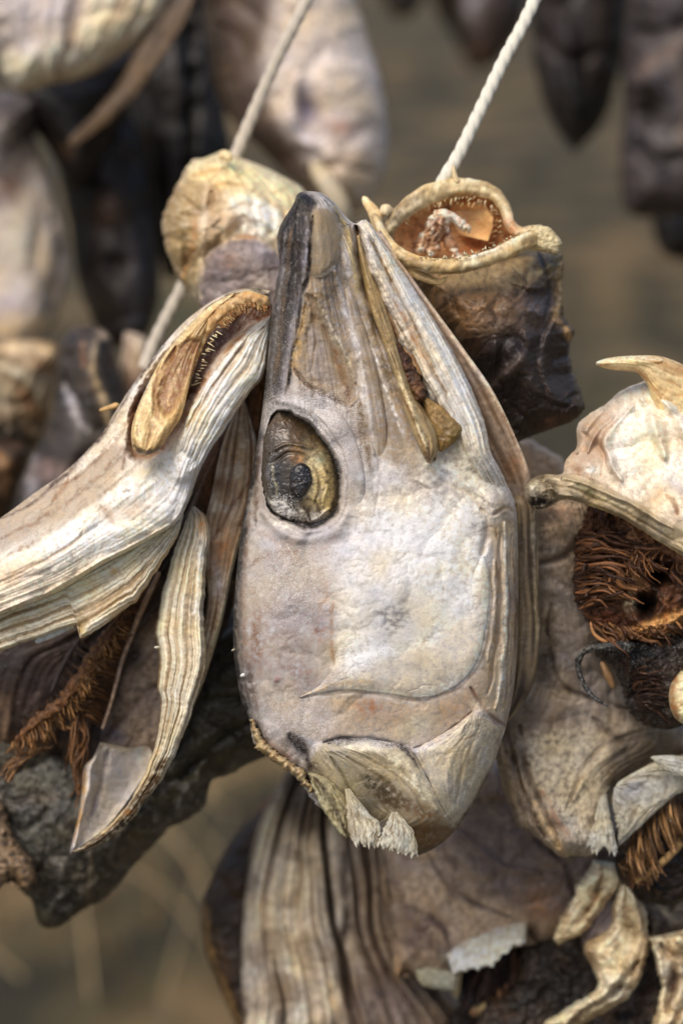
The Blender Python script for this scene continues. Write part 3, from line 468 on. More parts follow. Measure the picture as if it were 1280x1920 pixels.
    plate('lower_gill_plate', [(588, 1402), (580, 1440), (590, 1480), (620, 1520), (660, 1542)], [(610, 1394), (660, 1388), (720, 1390), (764, 1404), (785, 1430), (806, 1470), (834, 1524), (846, 1546), (800, 1560), (740, 1552), (662, 1543)], 2.6, 26, .3,
          [H([(620, 1410), (700, 1410), (770, 1450), (820, 1520)], 8, 1.5), K([(650, 1420), (700, 1450), (760, 1510)], 4, -1.2, (120, 100, 70), .6), K([(620, 1420), (650, 1470), (680, 1530)], 4, -1.4, (96, 84, 56), .7), K([(690, 1420), (760, 1470), (800, 1530)], 3, -.8, (140, 120, 88), .6)], [(26, 3, .6, (110, 92, 66), .6)], rag=3)
    plate('lower_gill_plate', [(884, 1336), (850, 1362), (815, 1384), (784, 1404), (796, 1440), (816, 1490), (836, 1526), (850, 1545)], [(892, 1334), (930, 1358), (944, 1368), (936, 1395), (920, 1436), (900, 1476), (876, 1515), (853, 1546)], 2.0, 18, .5,
          [H([(870, 1360), (840, 1440), (850, 1520)], 6, 1), K([(900, 1360), (870, 1430), (856, 1500)], 3, -.8, (160, 136, 104), .6)], [(18, 3, .4, (150, 126, 96), .5)], rag=2)
    plate('snout_plate', [(590, 392), (586, 440), (585, 480), (584, 516), (600, 522)], [(606, 384), (626, 394), (636, 420), (638, 460), (630, 500), (603, 523)], 2.2, 12, .2, streak=[(10, 3, .5, (128, 104, 76), .6)])
    plate('cheek_bone', [(640, 520), (655, 600), (672, 680), (684, 760), (696, 840), (702, 930)], [(650, 510), (672, 580), (698, 660), (716, 740), (726, 820), (716, 932)], 2.4, 14, .1, streak=[(8, 3, .5, (150, 126, 100), .5)], sink=lambda x, y: 5*sstep(800, 900, y)+4*sstep(560, 520, y))
    plate('brow_bone', [(528, 752), (566, 762), (604, 792), (640, 846), (652, 900), (646, 960), (620, 1000)], [(545, 730), (590, 742), (640, 776), (672, 840), (684, 910), (674, 975), (630, 1016)], 2.4, 14, .1, sink=lambda x, y: 5*sstep(900, 990, y)+5*sstep(790, 745, y))
    loft('lower_jaw', t, [(683, 414), (698, 470), (722, 545), (752, 615), (785, 690), (820, 755), (850, 800), (872, 850), (908, 912), (944, 952)], [(686, 411), (703, 431), (750, 502), (797, 573), (844, 652), (881, 723), (910, 798), (919, 843), (943, 890), (968, 944)], [(690, 420, 8), (800, 640, 3), (890, 800, 4), (920, 870, 9), (955, 940, 30)], T=8, Wd=24, back=8, step=1.8, base=(220, 212, 202), seed=1, mat=BONE,
         ops=flat, streak=[(9, 1.6, 2.4, (160, 124, 88), .8), (26, 3, .4, (150, 122, 90), .5)], rag=2, ragsc=20, rel=((1.2, 50), (.3, 16)))
    # eye
    ey = [(521, 769), (556, 774), (588, 802), (612, 834), (630, 872), (635, 909), (632, 944), (614, 970), (582, 986), (546, 979), (511, 960), (495, 934), (491, 898), (492, 855), (497, 812)]
    e = loft('eye', t, [ey[0], ey[-1], ey[-2], ey[-3], ey[-4], ey[-5], ey[-6], (548, 978)], [ey[1], ey[2], ey[3], ey[4], ey[5], ey[6], ey[7], (580, 984)], 9, T=9, Wd=60, back=12, step=1.7, base=(96, 82, 66), seed=9, mat=EYEM, warp=5, rel=((.35, 18), (.4, 5)), ops=[
        BH(548, 806, 40, 30, 0, -2), B(545, 812, 40, 24, 20, (112, 88, 68), .9), C([(520, 790), (560, 790), (600, 830), (622, 870)], 8, (108, 80, 44), .8, 1), B(600, 900, 28, 55, -8, (206, 180, 120), .95, .7), B(592, 870, 18, 20, 0, (214, 196, 150), .9), B(610, 940, 16, 26, 0, (190, 168, 110), .9, 1.2), B(602, 862, 10, 12, 0, (130, 140, 126), .6), B(556, 860, 14, 9, 30, (190, 130, 62), .8), B(560, 845, 22, 7, 20, (150, 112, 66), .7, 1.2),
        H([(500, 850), (540, 832), (590, 850), (612, 900), (604, 950)], 4, 1.4), K([(505, 870), (545, 850), (580, 866), (598, 905), (590, 948)], 3, -1.4, (90, 66, 40), .6), C([(600, 840), (620, 880), (624, 930)], 3, (150, 132, 96), .7, 1), B(520, 910, 22, 60, 0, (52, 50, 54), .9, .6), B(540, 940, 22, 34, 0, (50, 48, 52), .85, .8), B(580, 965, 36, 10, 0, (186, 178, 166), .8, 1.2), B(530, 955, 28, 14, 35, (206, 204, 204), .7, 2), C([(512, 868), (516, 900), (520, 930)], 2.2, (176, 166, 130), .9), C([(506, 860), (503, 900), (508, 935)], 4, (110, 106, 108), .8, 1.4),
        K([(570, 950), (585, 975)], 3, -1, (80, 58, 40), .9), K([(590, 940), (600, 965)], 3, -1, (96, 70, 44), .9), C([(620, 850), (630, 905), (622, 950)], 5, (70, 60, 46), .8), H([(510, 955), (545, 976), (590, 978), (622, 950)], 5, 2), PW(530, 955, 30, 24, .75), PW(600, 968, 30, 10, .6), PW(512, 880, 8, 50, .4)])
    loft('pupil', e, [(560, 868), (546, 880), (543, 902), (548, 926), (560, 934)], [(563, 867), (578, 874), (586, 898), (578, 920), (563, 934)], -.5, T=2.5, Wd=16, back=4, step=1.4, base=(46, 46, 52), seed=12, mat=EYEM, rel=((.4, 12), (.3, 4)), rag=2, pw=.12, warp=2)
    # maxilla and the dry tissue in the gape
    loft('maxilla', t, [(668, 442), (672, 482), (681, 530), (694, 580), (712, 628), (734, 690), (750, 742), (768, 800), (788, 845), (800, 868)], [(674, 440), (690, 490), (706, 532), (722, 572), (738, 622), (756, 680), (775, 735), (800, 775), (818, 812), (820, 842), (808, 870)], [(670, 440, 4), (700, 560, -3), (740, 650, -6), (810, 850, -14)], T=8, Wd=13, back=4, step=1.8, base=(186, 158, 108), seed=21, mat=BONE,
         streak=[(5, 3, .7, (120, 86, 44), .8)], rel=((.5, 14), (.3, 4)), ops=[C([(672, 470), (690, 540), (716, 610), (728, 650)], 8, (150, 122, 70), .8), C([(745, 700), (775, 780), (800, 840)], 6, (222, 202, 160), .9), B(803, 856, 16, 14, 0, (96, 66, 36), .8), C([(750, 730), (778, 800), (796, 850)], 3, (140, 100, 54), .8), H([(730, 660), (765, 750), (800, 840)], 5, 2.5)])
    loft('maxilla_plate', t, [(790, 748), (800, 780), (815, 815), (822, 845)], [(800, 745), (830, 765), (862, 796), (864, 812), (850, 832), (826, 848)], -9, T=2.5, Wd=22, back=3, step=2, base=(160, 126, 66), seed=22, mat=BONE, streak=[(4, 3, .5, (110, 80, 36), .6)], ops=[B(850, 815, 16, 16, 0, (128, 104, 50), .8), B(815, 780, 16, 20, 0, (176, 140, 86), .8)], rel=((.9, 16), (.3, 5)))
    loft('dried_tissue', t, [(702, 610), (722, 640), (742, 672), (752, 710), (766, 738), (778, 756)], [(712, 612), (740, 630), (768, 668), (786, 706), (800, 738), (792, 752), (780, 757)], [(705, 610, 0), (780, 740, -7)], T=8, Wd=14, step=1.8, base=(84, 52, 40), seed=23, mat=TISSUE, rag=5, mottle=[((140, 88, 52), 10, .6, .2)], rel=((1.8, 10), (.5, 4)), ops=[B(782, 730, 16, 22, 0, (138, 96, 60), .8), C([(712, 620), (745, 650)], 4, (36, 26, 26), .9)])
    loft('mouth_lining', t, [(672, 450), (690, 520), (720, 590), (750, 650), (772, 700)], [(682, 444), (716, 520), (748, 590), (778, 660), (795, 710)], [(680, 450, 8), (780, 690, -1)], T=6, Wd=12, step=2, base=(196, 160, 122), seed=24, mat=TISSUE, streak=[(4, 3, .8, (140, 92, 56), .8)], ops=[C([(690, 500), (715, 560), (750, 630)], 3, (150, 100, 60), .8)])
    # dry translucent shards at the lower edge
    def shard(Lp, Rp, z, ops=(), base=(212, 206, 192), s=0, tt=.6):
        loft('gill_membrane', t, Lp, Rp, z, T=1.6, Wd=14, shell=tt, step=1.5, base=base, seed=s, mat=FILM, rag=4, ragv=(.3, .98), ragsc=9, fray=16, streak=[(12, 3, .8, (160, 138, 100), .8)], ops=ops, rel=((.6, 10), (.2, 4)), warp=2)
    shard([(646, 1478), (650, 1530), (656, 1568), (668, 1584)], [(656, 1478), (690, 1522), (713, 1546), (702, 1588)], [(650, 1480, 3), (712, 1540, -2), (660, 1570, -7), (700, 1590, -9)], s=31, ops=[B(655, 1560, 8, 30, 0, (140, 110, 60), .6)])
    shard([(734, 1522), (715, 1562), (702, 1588)], [(744, 1522), (774, 1558), (784, 1606)], [(738, 1524, 0), (705, 1590, -11), (782, 1600, -10), (765, 1560, -7)], s=32, ops=[B(762, 1580, 16, 16, 0, (176, 180, 182), .9)])
    loft('gill_membrane', t, [(577, 1450), (592, 1492), (612, 1530), (634, 1560), (650, 1573)], [(585, 1448), (622, 1466), (650, 1500), (654, 1545), (652, 1572)], 2, T=4, Wd=16, shell=1.2, step=1.8, base=(168, 158, 124), seed=33, mat=BONE, streak=[(7, 3, .7, (104, 92, 58), .9)], rag=3, ops=[C([(590, 1455), (625, 1510), (648, 1560)], 6, (78, 64, 40), .8), C([(580, 1460), (606, 1515), (645, 1566)], 3, (206, 196, 160), .9)])
    # crumbs of crust along the cut
    loft('cut_crust', t, [(466, 1350), (478, 1392), (500, 1420), (532, 1442), (560, 1462), (580, 1488)], [(474, 1348), (492, 1384), (520, 1410), (552, 1430), (576, 1452), (586, 1486)], 14, T=8, Wd=9, step=1.8, base=(190, 164, 116), seed=34, mat=TISSUE, rag=8, ragsc=6, mottle=[((150, 100, 60), 9, .7, .1), ((222, 204, 168), 6, .5, .2)], rel=((2, 8), (.8, 3)))
    tube('crust_chip', t, [(466, 1262, 16), (458, 1265, 14), (450, 1268, 14)], [4, 4, 3], base=(220, 216, 212), nr=8)
    tube('crust_chip', t, [(442, 1217, 22), (434, 1220, 20)], [2.5, 2], base=(190, 180, 160), nr=8)
main_head()

# ================================================================== LEFT HEAD, JAW SWUNG OUT
def left_head():
    t = thing('dried_cod_head', 300, 900, 60, 'cream dried cod head at the left, long jaw slanting up, brown gill combs below', 'fish head', 'dried cod heads hanging in the front bundle')
    # dark hollow behind
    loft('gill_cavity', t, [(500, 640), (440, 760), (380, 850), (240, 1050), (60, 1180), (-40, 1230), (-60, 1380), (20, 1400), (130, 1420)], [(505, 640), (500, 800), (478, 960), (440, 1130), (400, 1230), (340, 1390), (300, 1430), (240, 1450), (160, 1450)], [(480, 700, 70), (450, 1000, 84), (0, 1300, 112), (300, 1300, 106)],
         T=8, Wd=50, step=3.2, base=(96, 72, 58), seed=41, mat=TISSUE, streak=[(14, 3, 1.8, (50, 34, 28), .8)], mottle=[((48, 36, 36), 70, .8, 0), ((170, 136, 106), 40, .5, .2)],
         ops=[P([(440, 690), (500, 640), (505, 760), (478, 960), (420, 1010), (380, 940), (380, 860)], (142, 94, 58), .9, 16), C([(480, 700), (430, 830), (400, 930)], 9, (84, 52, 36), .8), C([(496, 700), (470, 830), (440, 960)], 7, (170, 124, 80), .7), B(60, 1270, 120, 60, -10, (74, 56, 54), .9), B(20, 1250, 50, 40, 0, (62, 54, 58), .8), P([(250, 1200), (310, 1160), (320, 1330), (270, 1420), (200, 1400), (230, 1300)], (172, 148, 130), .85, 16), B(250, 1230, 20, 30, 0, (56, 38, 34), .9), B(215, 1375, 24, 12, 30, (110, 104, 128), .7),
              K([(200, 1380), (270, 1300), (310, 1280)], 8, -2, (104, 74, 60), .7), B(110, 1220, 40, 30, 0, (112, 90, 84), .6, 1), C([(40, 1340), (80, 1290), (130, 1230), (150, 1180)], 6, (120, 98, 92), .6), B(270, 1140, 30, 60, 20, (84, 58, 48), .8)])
    # second, inner membrane strip between flap and cheek
    loft('inner_membrane', t, [(450, 740), (415, 840), (396, 930), (385, 980), (385, 1060), (390, 1130), (370, 1230), (345, 1320)], [(456, 740), (482, 840), (478, 950), (455, 1000), (436, 1070), (415, 1170), (385, 1270), (352, 1350)], [(450, 900, 66), (350, 1330, 72)], T=6, Wd=22, shell=2, step=2.4, base=(196, 166, 134), seed=42, mat=BONE,
         streak=[(9, 2, 1.4, (140, 96, 62), .8)], mottle=[((228, 212, 194), 30, .7, .1)], ops=[C([(450, 990), (434, 1070), (410, 1180), (370, 1290)], 5, (230, 208, 170), .9), H([(450, 990), (434, 1070), (410, 1180), (370, 1290)], 6, 3), B(415, 1030, 20, 34, 20, (206, 140, 80), .7), B(408, 1090, 12, 30, 0, (206, 196, 202), .8), C([(470, 900), (430, 960), (400, 1010)], 5, (140, 84, 48), .7), B(410, 905, 20, 24, 0, (150, 100, 64), .7)])
    stripes = [(9, .8, 2.6, (150, 122, 84), .95), (24, 1.5, .9, (168, 140, 100), .6)]
    loft('branchiostegal_flap', t, [(362, 950), (345, 985), (333, 1020), (320, 1060), (303, 1120), (292, 1180), (298, 1235), (296, 1290), (301, 1316), (296, 1370), (282, 1420), (268, 1462), (240, 1508), (205, 1545), (165, 1580), (131, 1598)],
         [(366, 948), (385, 968), (394, 1003), (388, 1050), (386, 1100), (382, 1160), (388, 1230), (372, 1300), (345, 1375), (312, 1448), (270, 1507), (225, 1560), (180, 1588), (133, 1600)], [(370, 960, 52), (330, 1250, 46), (135, 1600, 60)], T=9, Wd=30, back=2, step=2, base=(222, 208, 184), seed=43, mat=BONE, streak=stripes, rag=3, ragsc=16,
         ops=[C([(380, 980), (375, 1050), (365, 1150)], 5, (234, 226, 216), .8), B(378, 985, 8, 22, 0, (204, 140, 62), .7), P([(290, 1440), (320, 1420), (270, 1510), (200, 1580), (130, 1602), (150, 1580), (220, 1530)], (116, 88, 56), .9, 6, 1), C([(300, 1400), (262, 1475), (215, 1540), (140, 1598)], 3, (216, 190, 146), .9), C([(250, 1530), (215, 1556)], 5, (48, 38, 34), .9), B(240, 1522, 10, 8, 0, (170, 118, 58), .8), PW(330, 1100, 60, 200, .2)])
    loft('inner_gill_cover', t, [(188, 1392), (175, 1420), (158, 1440), (152, 1500), (142, 1550), (131, 1598)], [(192, 1392), (240, 1402), (278, 1400), (285, 1430), (262, 1468), (200, 1550), (133, 1600)], [(230, 1400, 84), (200, 1500, 76), (135, 1600, 60)], T=-4, Wd=30, shell=2, step=2, base=(206, 194, 186), seed=44, mat=BONE,
         ops=[B(215, 1450, 30, 30, -40, (160, 160, 178), .8), C([(176, 1410), (170, 1470), (152, 1540), (136, 1592)], 6, (222, 214, 222), .95), H([(176, 1410), (168, 1470), (152, 1540), (136, 1592)], 8, 9), K([(200, 1410), (192, 1460), (170, 1530)], 7, -4, (150, 140, 156), .6), C([(160, 1440), (156, 1500), (140, 1580)], 5, (190, 150, 96), .9), C([(250, 1500), (200, 1555), (160, 1585)], 7, (226, 204, 170), .9), C([(192, 1396), (230, 1404), (275, 1402)], 5, (224, 204, 180), .9), B(262, 1412, 8, 14, 0, (236, 230, 226), .9), B(195, 1440, 16, 16, 0, (206, 190, 176), .7), C([(164, 1425), (166, 1380)], 5, DBROWN, .9)], rel=((.8, 24), (.4, 7)))
    # gill arches with filaments
    A1 = [(300, 1072, 74), (272, 1130, 78), (246, 1192, 82), (226, 1250, 84), (212, 1305, 84), (192, 1368, 84)]
    a = tube('gill_arch', t, A1, [4, 6, 5, 4, 3.5, 3], base=(170, 134, 110), ops=[C([p[:2] for p in A1], 3, (206, 178, 156), .8)], nr=10, seed=45)
    strands('gill_filaments', a, [(286, 1098, 78), (246, 1180, 84), (226, 1245, 88), (208, 1310, 88), (190, 1366, 88)], [(222, 1150, 78), (190, 1215, 74), (165, 1265, 72), (140, 1310, 72), (120, 1350, 74)], 110, r=1.7, base=(92, 62, 40), alt=(176, 124, 74), seed=46, bow=(-4, -14, -6), jit=2, zj=3)
    strands('gill_filaments', a, [(228, 1150, 76), (190, 1205, 72), (152, 1262, 70), (116, 1316, 70), (60, 1360, 74), (20, 1392, 78)], [(250, 1180, 78), (205, 1238, 72), (172, 1290, 70), (140, 1345, 70), (96, 1392, 74), (20, 1420, 80)], 150, r=1.5, base=(130, 90, 52), alt=(196, 146, 90), seed=47, jit=5, zj=4, bow=(3, 3, -3), clump=30)
    tube('gill_arch', t, [(228, 1158, 76), (190, 1206, 70), (152, 1266, 68), (114, 1318, 68), (70, 1352, 70), (30, 1390, 74)], [5, 10, 11, 10, 9, 5], base=(150, 100, 54), mat=TISSUE, seed=48, lumpy=.8, mottle=[((90, 56, 30), 8, .8, 0)], rel=((2.4, 7), (1, 3)), flat=.7)
    b = tube('gill_arch', t, [(148, 1200, 92), (120, 1245, 92), (96, 1300, 92)], [4, 5, 4], base=(96, 74, 64), nr=10, seed=49)
    strands('gill_filaments', b, [(150, 1195, 92), (128, 1240, 92), (100, 1300, 94), (40, 1350, 96)], [(172, 1215, 84), (160, 1262, 84), (130, 1315, 84), (60, 1392, 90)], 90, r=1.4, base=(60, 42, 32), alt=(116, 84, 56), seed=50, jit=3)
    strands('gill_filaments', b, [(180, 1280, 76), (150, 1330, 76), (150, 1400, 78), (150, 1440, 80)], [(140, 1380, 74), (134, 1400, 76), (140, 1450, 78), (148, 1500, 80)], 70, r=1.6, base=(96, 64, 38), alt=(160, 112, 68), seed=51, jit=7, zj=5, clump=8)
    strands('gill_filaments', b, [(100, 1400, 80), (70, 1410, 80), (40, 1420, 80)], [(20, 1440, 78), (12, 1452, 78), (10, 1460, 80)], 40, r=1.9, base=(100, 70, 44), alt=(168, 124, 80), seed=52, jit=7, bow=(0, -8, 0))
    # striped membrane under the cheek
    loft('throat_membrane', t, [(340, 960), (300, 985), (200, 1030), (60, 1090), (-60, 1130)], [(345, 962), (330, 1010), (297, 1066), (262, 1120), (240, 1138), (195, 1172), (152, 1196), (146, 1172), (80, 1192), (0, 1222), (-60, 1246)], [(330, 970, 46), (150, 1130, 40), (-60, 1180, 46)], T=9, Wd=30, back=4, step=2.1, base=(224, 212, 188), seed=53, mat=BONE,
         streak=[(10, 1.2, 2.6, (168, 136, 92), .95), (26, 2, .7, (190, 160, 118), .5)], rag=3, ragsc=14, ops=[B(215, 1075, 10, 7, 0, (206, 166, 96), .8), B(150, 1180, 10, 14, 0, (200, 170, 110), .8)])
    tube('plastic_sliver', t, [(66, 1204, 38), (100, 1190, 38), (140, 1172, 40)], [5, 6, 5], base=(210, 214, 216), mat=FILM, nr=8, flat=.4, lumpy=.02)
    cheek = [P([(330, 830), (420, 760), (490, 640), (506, 605), (490, 710), (430, 800), (370, 895), (340, 960), (250, 1020), (100, 1080), (0, 1120), (-40, 1120), (0, 1040), (120, 980), (230, 900)], (230, 223, 216), .9, 14),
        P([(-60, 1000), (60, 930), (150, 880), (220, 830), (235, 870), (180, 930), (90, 990), (-60, 1060)], (186, 164, 142), .85, 14), C([(0, 1010), (100, 960), (200, 880), (232, 840)], 5, (156, 124, 98), .7, 1), C([(-20, 1060), (90, 1000), (170, 940), (240, 890)], 6, (172, 148, 128), .7, 1), K([(80, 925), (150, 890), (220, 820), (270, 730), (330, 640)], 4, -1.4, (140, 104, 78), .7), C([(240, 720), (300, 655), (330, 620)], 5, (226, 220, 222), .8), C([(120, 900), (200, 840), (250, 760), (310, 670)], 4, (220, 208, 196), .8),
        K([(100, 940), (125, 905), (128, 895)], 5, -1, (160, 112, 66), .8), C([(0, 972), (40, 955), (100, 910), (180, 830), (220, 775), (250, 725), (310, 645)], 4, (110, 84, 72), .85), C([(0, 1150), (100, 1108), (180, 1062), (260, 1022), (322, 985)], 4, (236, 222, 196), .9), H([(0, 1148), (100, 1105), (180, 1060), (260, 1020), (322, 984)], 7, 3),
        P([(-60, 1060), (60, 1050), (150, 1040), (200, 1050), (120, 1100), (0, 1145), (-60, 1165)], (228, 208, 188), .7, 16), K([(0, 1090), (60, 1060), (110, 1035), (150, 1010), (158, 985)], 4, -1.2, (196, 166, 132), .6), B(200, 960, 20, 10, 40, (188, 156, 132), .7, 1.2), B(255, 955, 36, 14, -20, (196, 170, 150), .6, 1.2), K([(190, 945), (200, 960), (215, 985)], 4, -1.5, (186, 152, 128), .7), H([(150, 1000), (190, 950), (250, 930), (300, 900)], 12, 3), H([(230, 920), (260, 905), (300, 860)], 8, 3), B(30, 1075, 40, 20, -20, (214, 184, 156), .6),
        C([(498, 618), (450, 690), (390, 780), (320, 860)], 5, (196, 184, 176), .7), K([(495, 605), (440, 660), (390, 730), (345, 790)], 5, -2, (188, 166, 140), .7), K([(500, 640), (460, 690), (400, 765)], 3, -.8, (190, 186, 186), .6), B(376, 807, 6, 12, 30, (190, 190, 192), .7), B(425, 725, 6, 10, 30, (188, 186, 186), .7), C([(505, 590), (452, 630), (400, 690), (355, 760), (330, 815)], 5, (176, 126, 76), .85),
        PH([(505, 595), (506, 640), (440, 780), (380, 880), (330, 900), (330, 830), (390, 720), (450, 640)], 5, 12), P([(300, 700), (350, 720), (345, 780), (300, 850), (255, 862), (240, 840), (250, 760)], (150, 96, 46), .9, 6), PH([(330, 640), (420, 560), (500, 560), (506, 592), (440, 632), (390, 690), (340, 790), (300, 855), (250, 862), (240, 820), (265, 730)], -9, 7),
        P([(380, 620), (430, 570), (505, 565), (506, 595), (450, 620), (400, 680), (362, 750), (345, 740)], (112, 64, 34), .95, 7), BH(100, 1040, 110, 40, -25, 4), C([(230, 880), (236, 840), (250, 790), (290, 700)], 4, (130, 84, 52), .85), B(275, 880, 30, 16, -30, (214, 196, 170), .8), C([(340, 640), (380, 596), (440, 550)], 4, (130, 96, 62), .8), C([(420, 556), (464, 540), (505, 552)], 6, (96, 84, 56), .8)]
    loft('cheek_and_jaw', t, [(507, 545), (470, 540), (420, 552), (359, 592), (312, 640), (253, 716), (219, 768), (186, 820), (127, 880), (63, 926), (0, 972), (-60, 1005)], [(508, 560), (507, 601), (494, 698), (468, 735), (443, 770), (416, 812), (392, 846), (367, 897), (354, 939), (335, 975), (300, 1000), (240, 1034), (183, 1064), (102, 1113), (0, 1153), (-60, 1172)],
         [(500, 600, 44), (400, 700, 40), (300, 900, 36), (0, 1060, 34), (150, 900, 46)], T=15, Wd=85, back=12, step=1.9, base=(220, 206, 190), ops=cheek, seed=54, streak=[(16, 2.2, .9, (172, 138, 106), .4)], mottle=[((200, 174, 148), 50, .4, .1)], rel=((2.6, 60), (.6, 20), (.15, 5)))
    loft('lower_jaw', t, [(507, 592), (462, 622), (415, 676), (372, 742), (345, 800), (322, 870), (300, 930), (312, 962)], [(508, 601), (495, 698), (469, 735), (444, 770), (417, 812), (393, 846), (368, 897), (355, 939), (330, 972)], [(500, 620, 26), (400, 760, 20), (370, 860, 24), (320, 960, 52)], T=7, Wd=34, back=10, step=1.9, base=(236, 229, 218), seed=57, mat=BONE, streak=[(12, 1.6, 1.8, (186, 152, 112), .7)],
         ops=[o for o in cheek if o[0] in ('C', 'B')]+[K([(495, 612), (440, 668), (395, 735), (350, 800)], 5, -2.5, (170, 136, 100), .8)], rel=((2.0, 50), (.5, 18)), rag=2, ragsc=24)
    loft('maxilla', t, [(440, 548), (392, 575), (340, 625), (302, 675), (274, 728), (253, 778), (246, 812), (250, 842), (262, 852)], [(442, 552), (404, 596), (378, 640), (362, 690), (352, 735), (340, 780), (320, 812), (300, 842), (275, 854)], [(440, 550, 34), (340, 650, 27), (270, 800, 15)], T=7, Wd=20, back=3, step=1.8, base=(212, 176, 116), seed=55, mat=BONE, streak=[(5, 2.5, .9, (168, 120, 60), .8)],
         ops=[P([(352, 632), (318, 668), (302, 706), (296, 745), (306, 780), (326, 770), (344, 726), (366, 670), (380, 640)], (160, 108, 60), .9, 6, .8), PH([(352, 632), (318, 668), (302, 706), (296, 745), (306, 780), (326, 770), (344, 726), (366, 670), (380, 640)], -3, 6), C([(340, 680), (322, 720), (316, 764)], 4, (206, 166, 112), .8, 1), C([(430, 556), (380, 590), (320, 655), (282, 720), (262, 780), (262, 830)], 6, (232, 208, 160), .8), C([(285, 720), (280, 770), (300, 800)], 5, (232, 206, 150), .9), C([(298, 690), (288, 740), (295, 790)], 3, (176, 128, 66), .9), K([(330, 650), (292, 720), (290, 780)], 5, -3, (160, 108, 56), .7), C([(250, 835), (275, 850), (305, 838)], 5, (112, 74, 36), .9), B(300, 800, 18, 18, 0, (226, 198, 150), .8), H([(256, 780), (256, 830), (280, 846)], 6, 2), C([(262, 760), (252, 810), (258, 838)], 4, (228, 200, 140), .8)], rel=((.7, 14), (.3, 5)))
    pm = [(506, 572, 22), (486, 562, 20), (462, 560, 20), (436, 572, 22), (414, 588, 24), (394, 612, 26), (378, 640, 28), (366, 672, 30), (357, 704, 32), (348, 732, 34), (335, 760, 36)]
    p = tube('premaxilla', t, pm, [9, 12, 13, 12, 10, 8, 7, 6, 5, 6, 5], base=(206, 160, 96), seed=56, lumpy=.3, mottle=[((232, 206, 160), 10, .6, .1), ((150, 92, 44), 12, .5, .2)], rel=((2, 8), (.8, 4)))
    teeth(p, [(430, 592, 18), (408, 618, 22), (392, 644, 24), (381, 672, 26), (371, 700, 28), (362, 724, 30)], [(.85, .5, -.2), (.95, .1, -.3), (1, .1, -.3)], 26, 11, 2.2, (240, 216, 170), 57)
    strands('tooth_pad', p, [(500, 574, 18), (470, 566, 14), (440, 578, 16), (410, 606, 20)], [(500, 586, 15), (476, 580, 9), (448, 590, 11), (420, 614, 15)], 160, r=1.0, base=(180, 120, 60), alt=(232, 196, 136), seed=58, jit=3, seg=4)
    loft('mouth_lining', t, [(460, 600), (420, 640), (385, 690), (360, 750)], [(506, 590), (460, 622), (415, 672), (370, 745)], 46, T=3, Wd=20, step=2.4, base=(146, 86, 44), seed=59, mat=TISSUE, streak=[(6, 3, 1.5, (84, 48, 26), .8)], rel=((1.2, 12),), ops=[B(410, 645, 14, 8, -40, (216, 150, 84), .8)])
    tube('crust_chip', t, [(186, 770, 60), (200, 766, 58), (224, 758, 56)], [3, 5, 6], base=(206, 166, 106), nr=10)
    tube('crust_chip', t, [(300, 1213, 44), (289, 1214, 42)], [2.5, 2], base=(220, 214, 196), nr=8)
left_head()

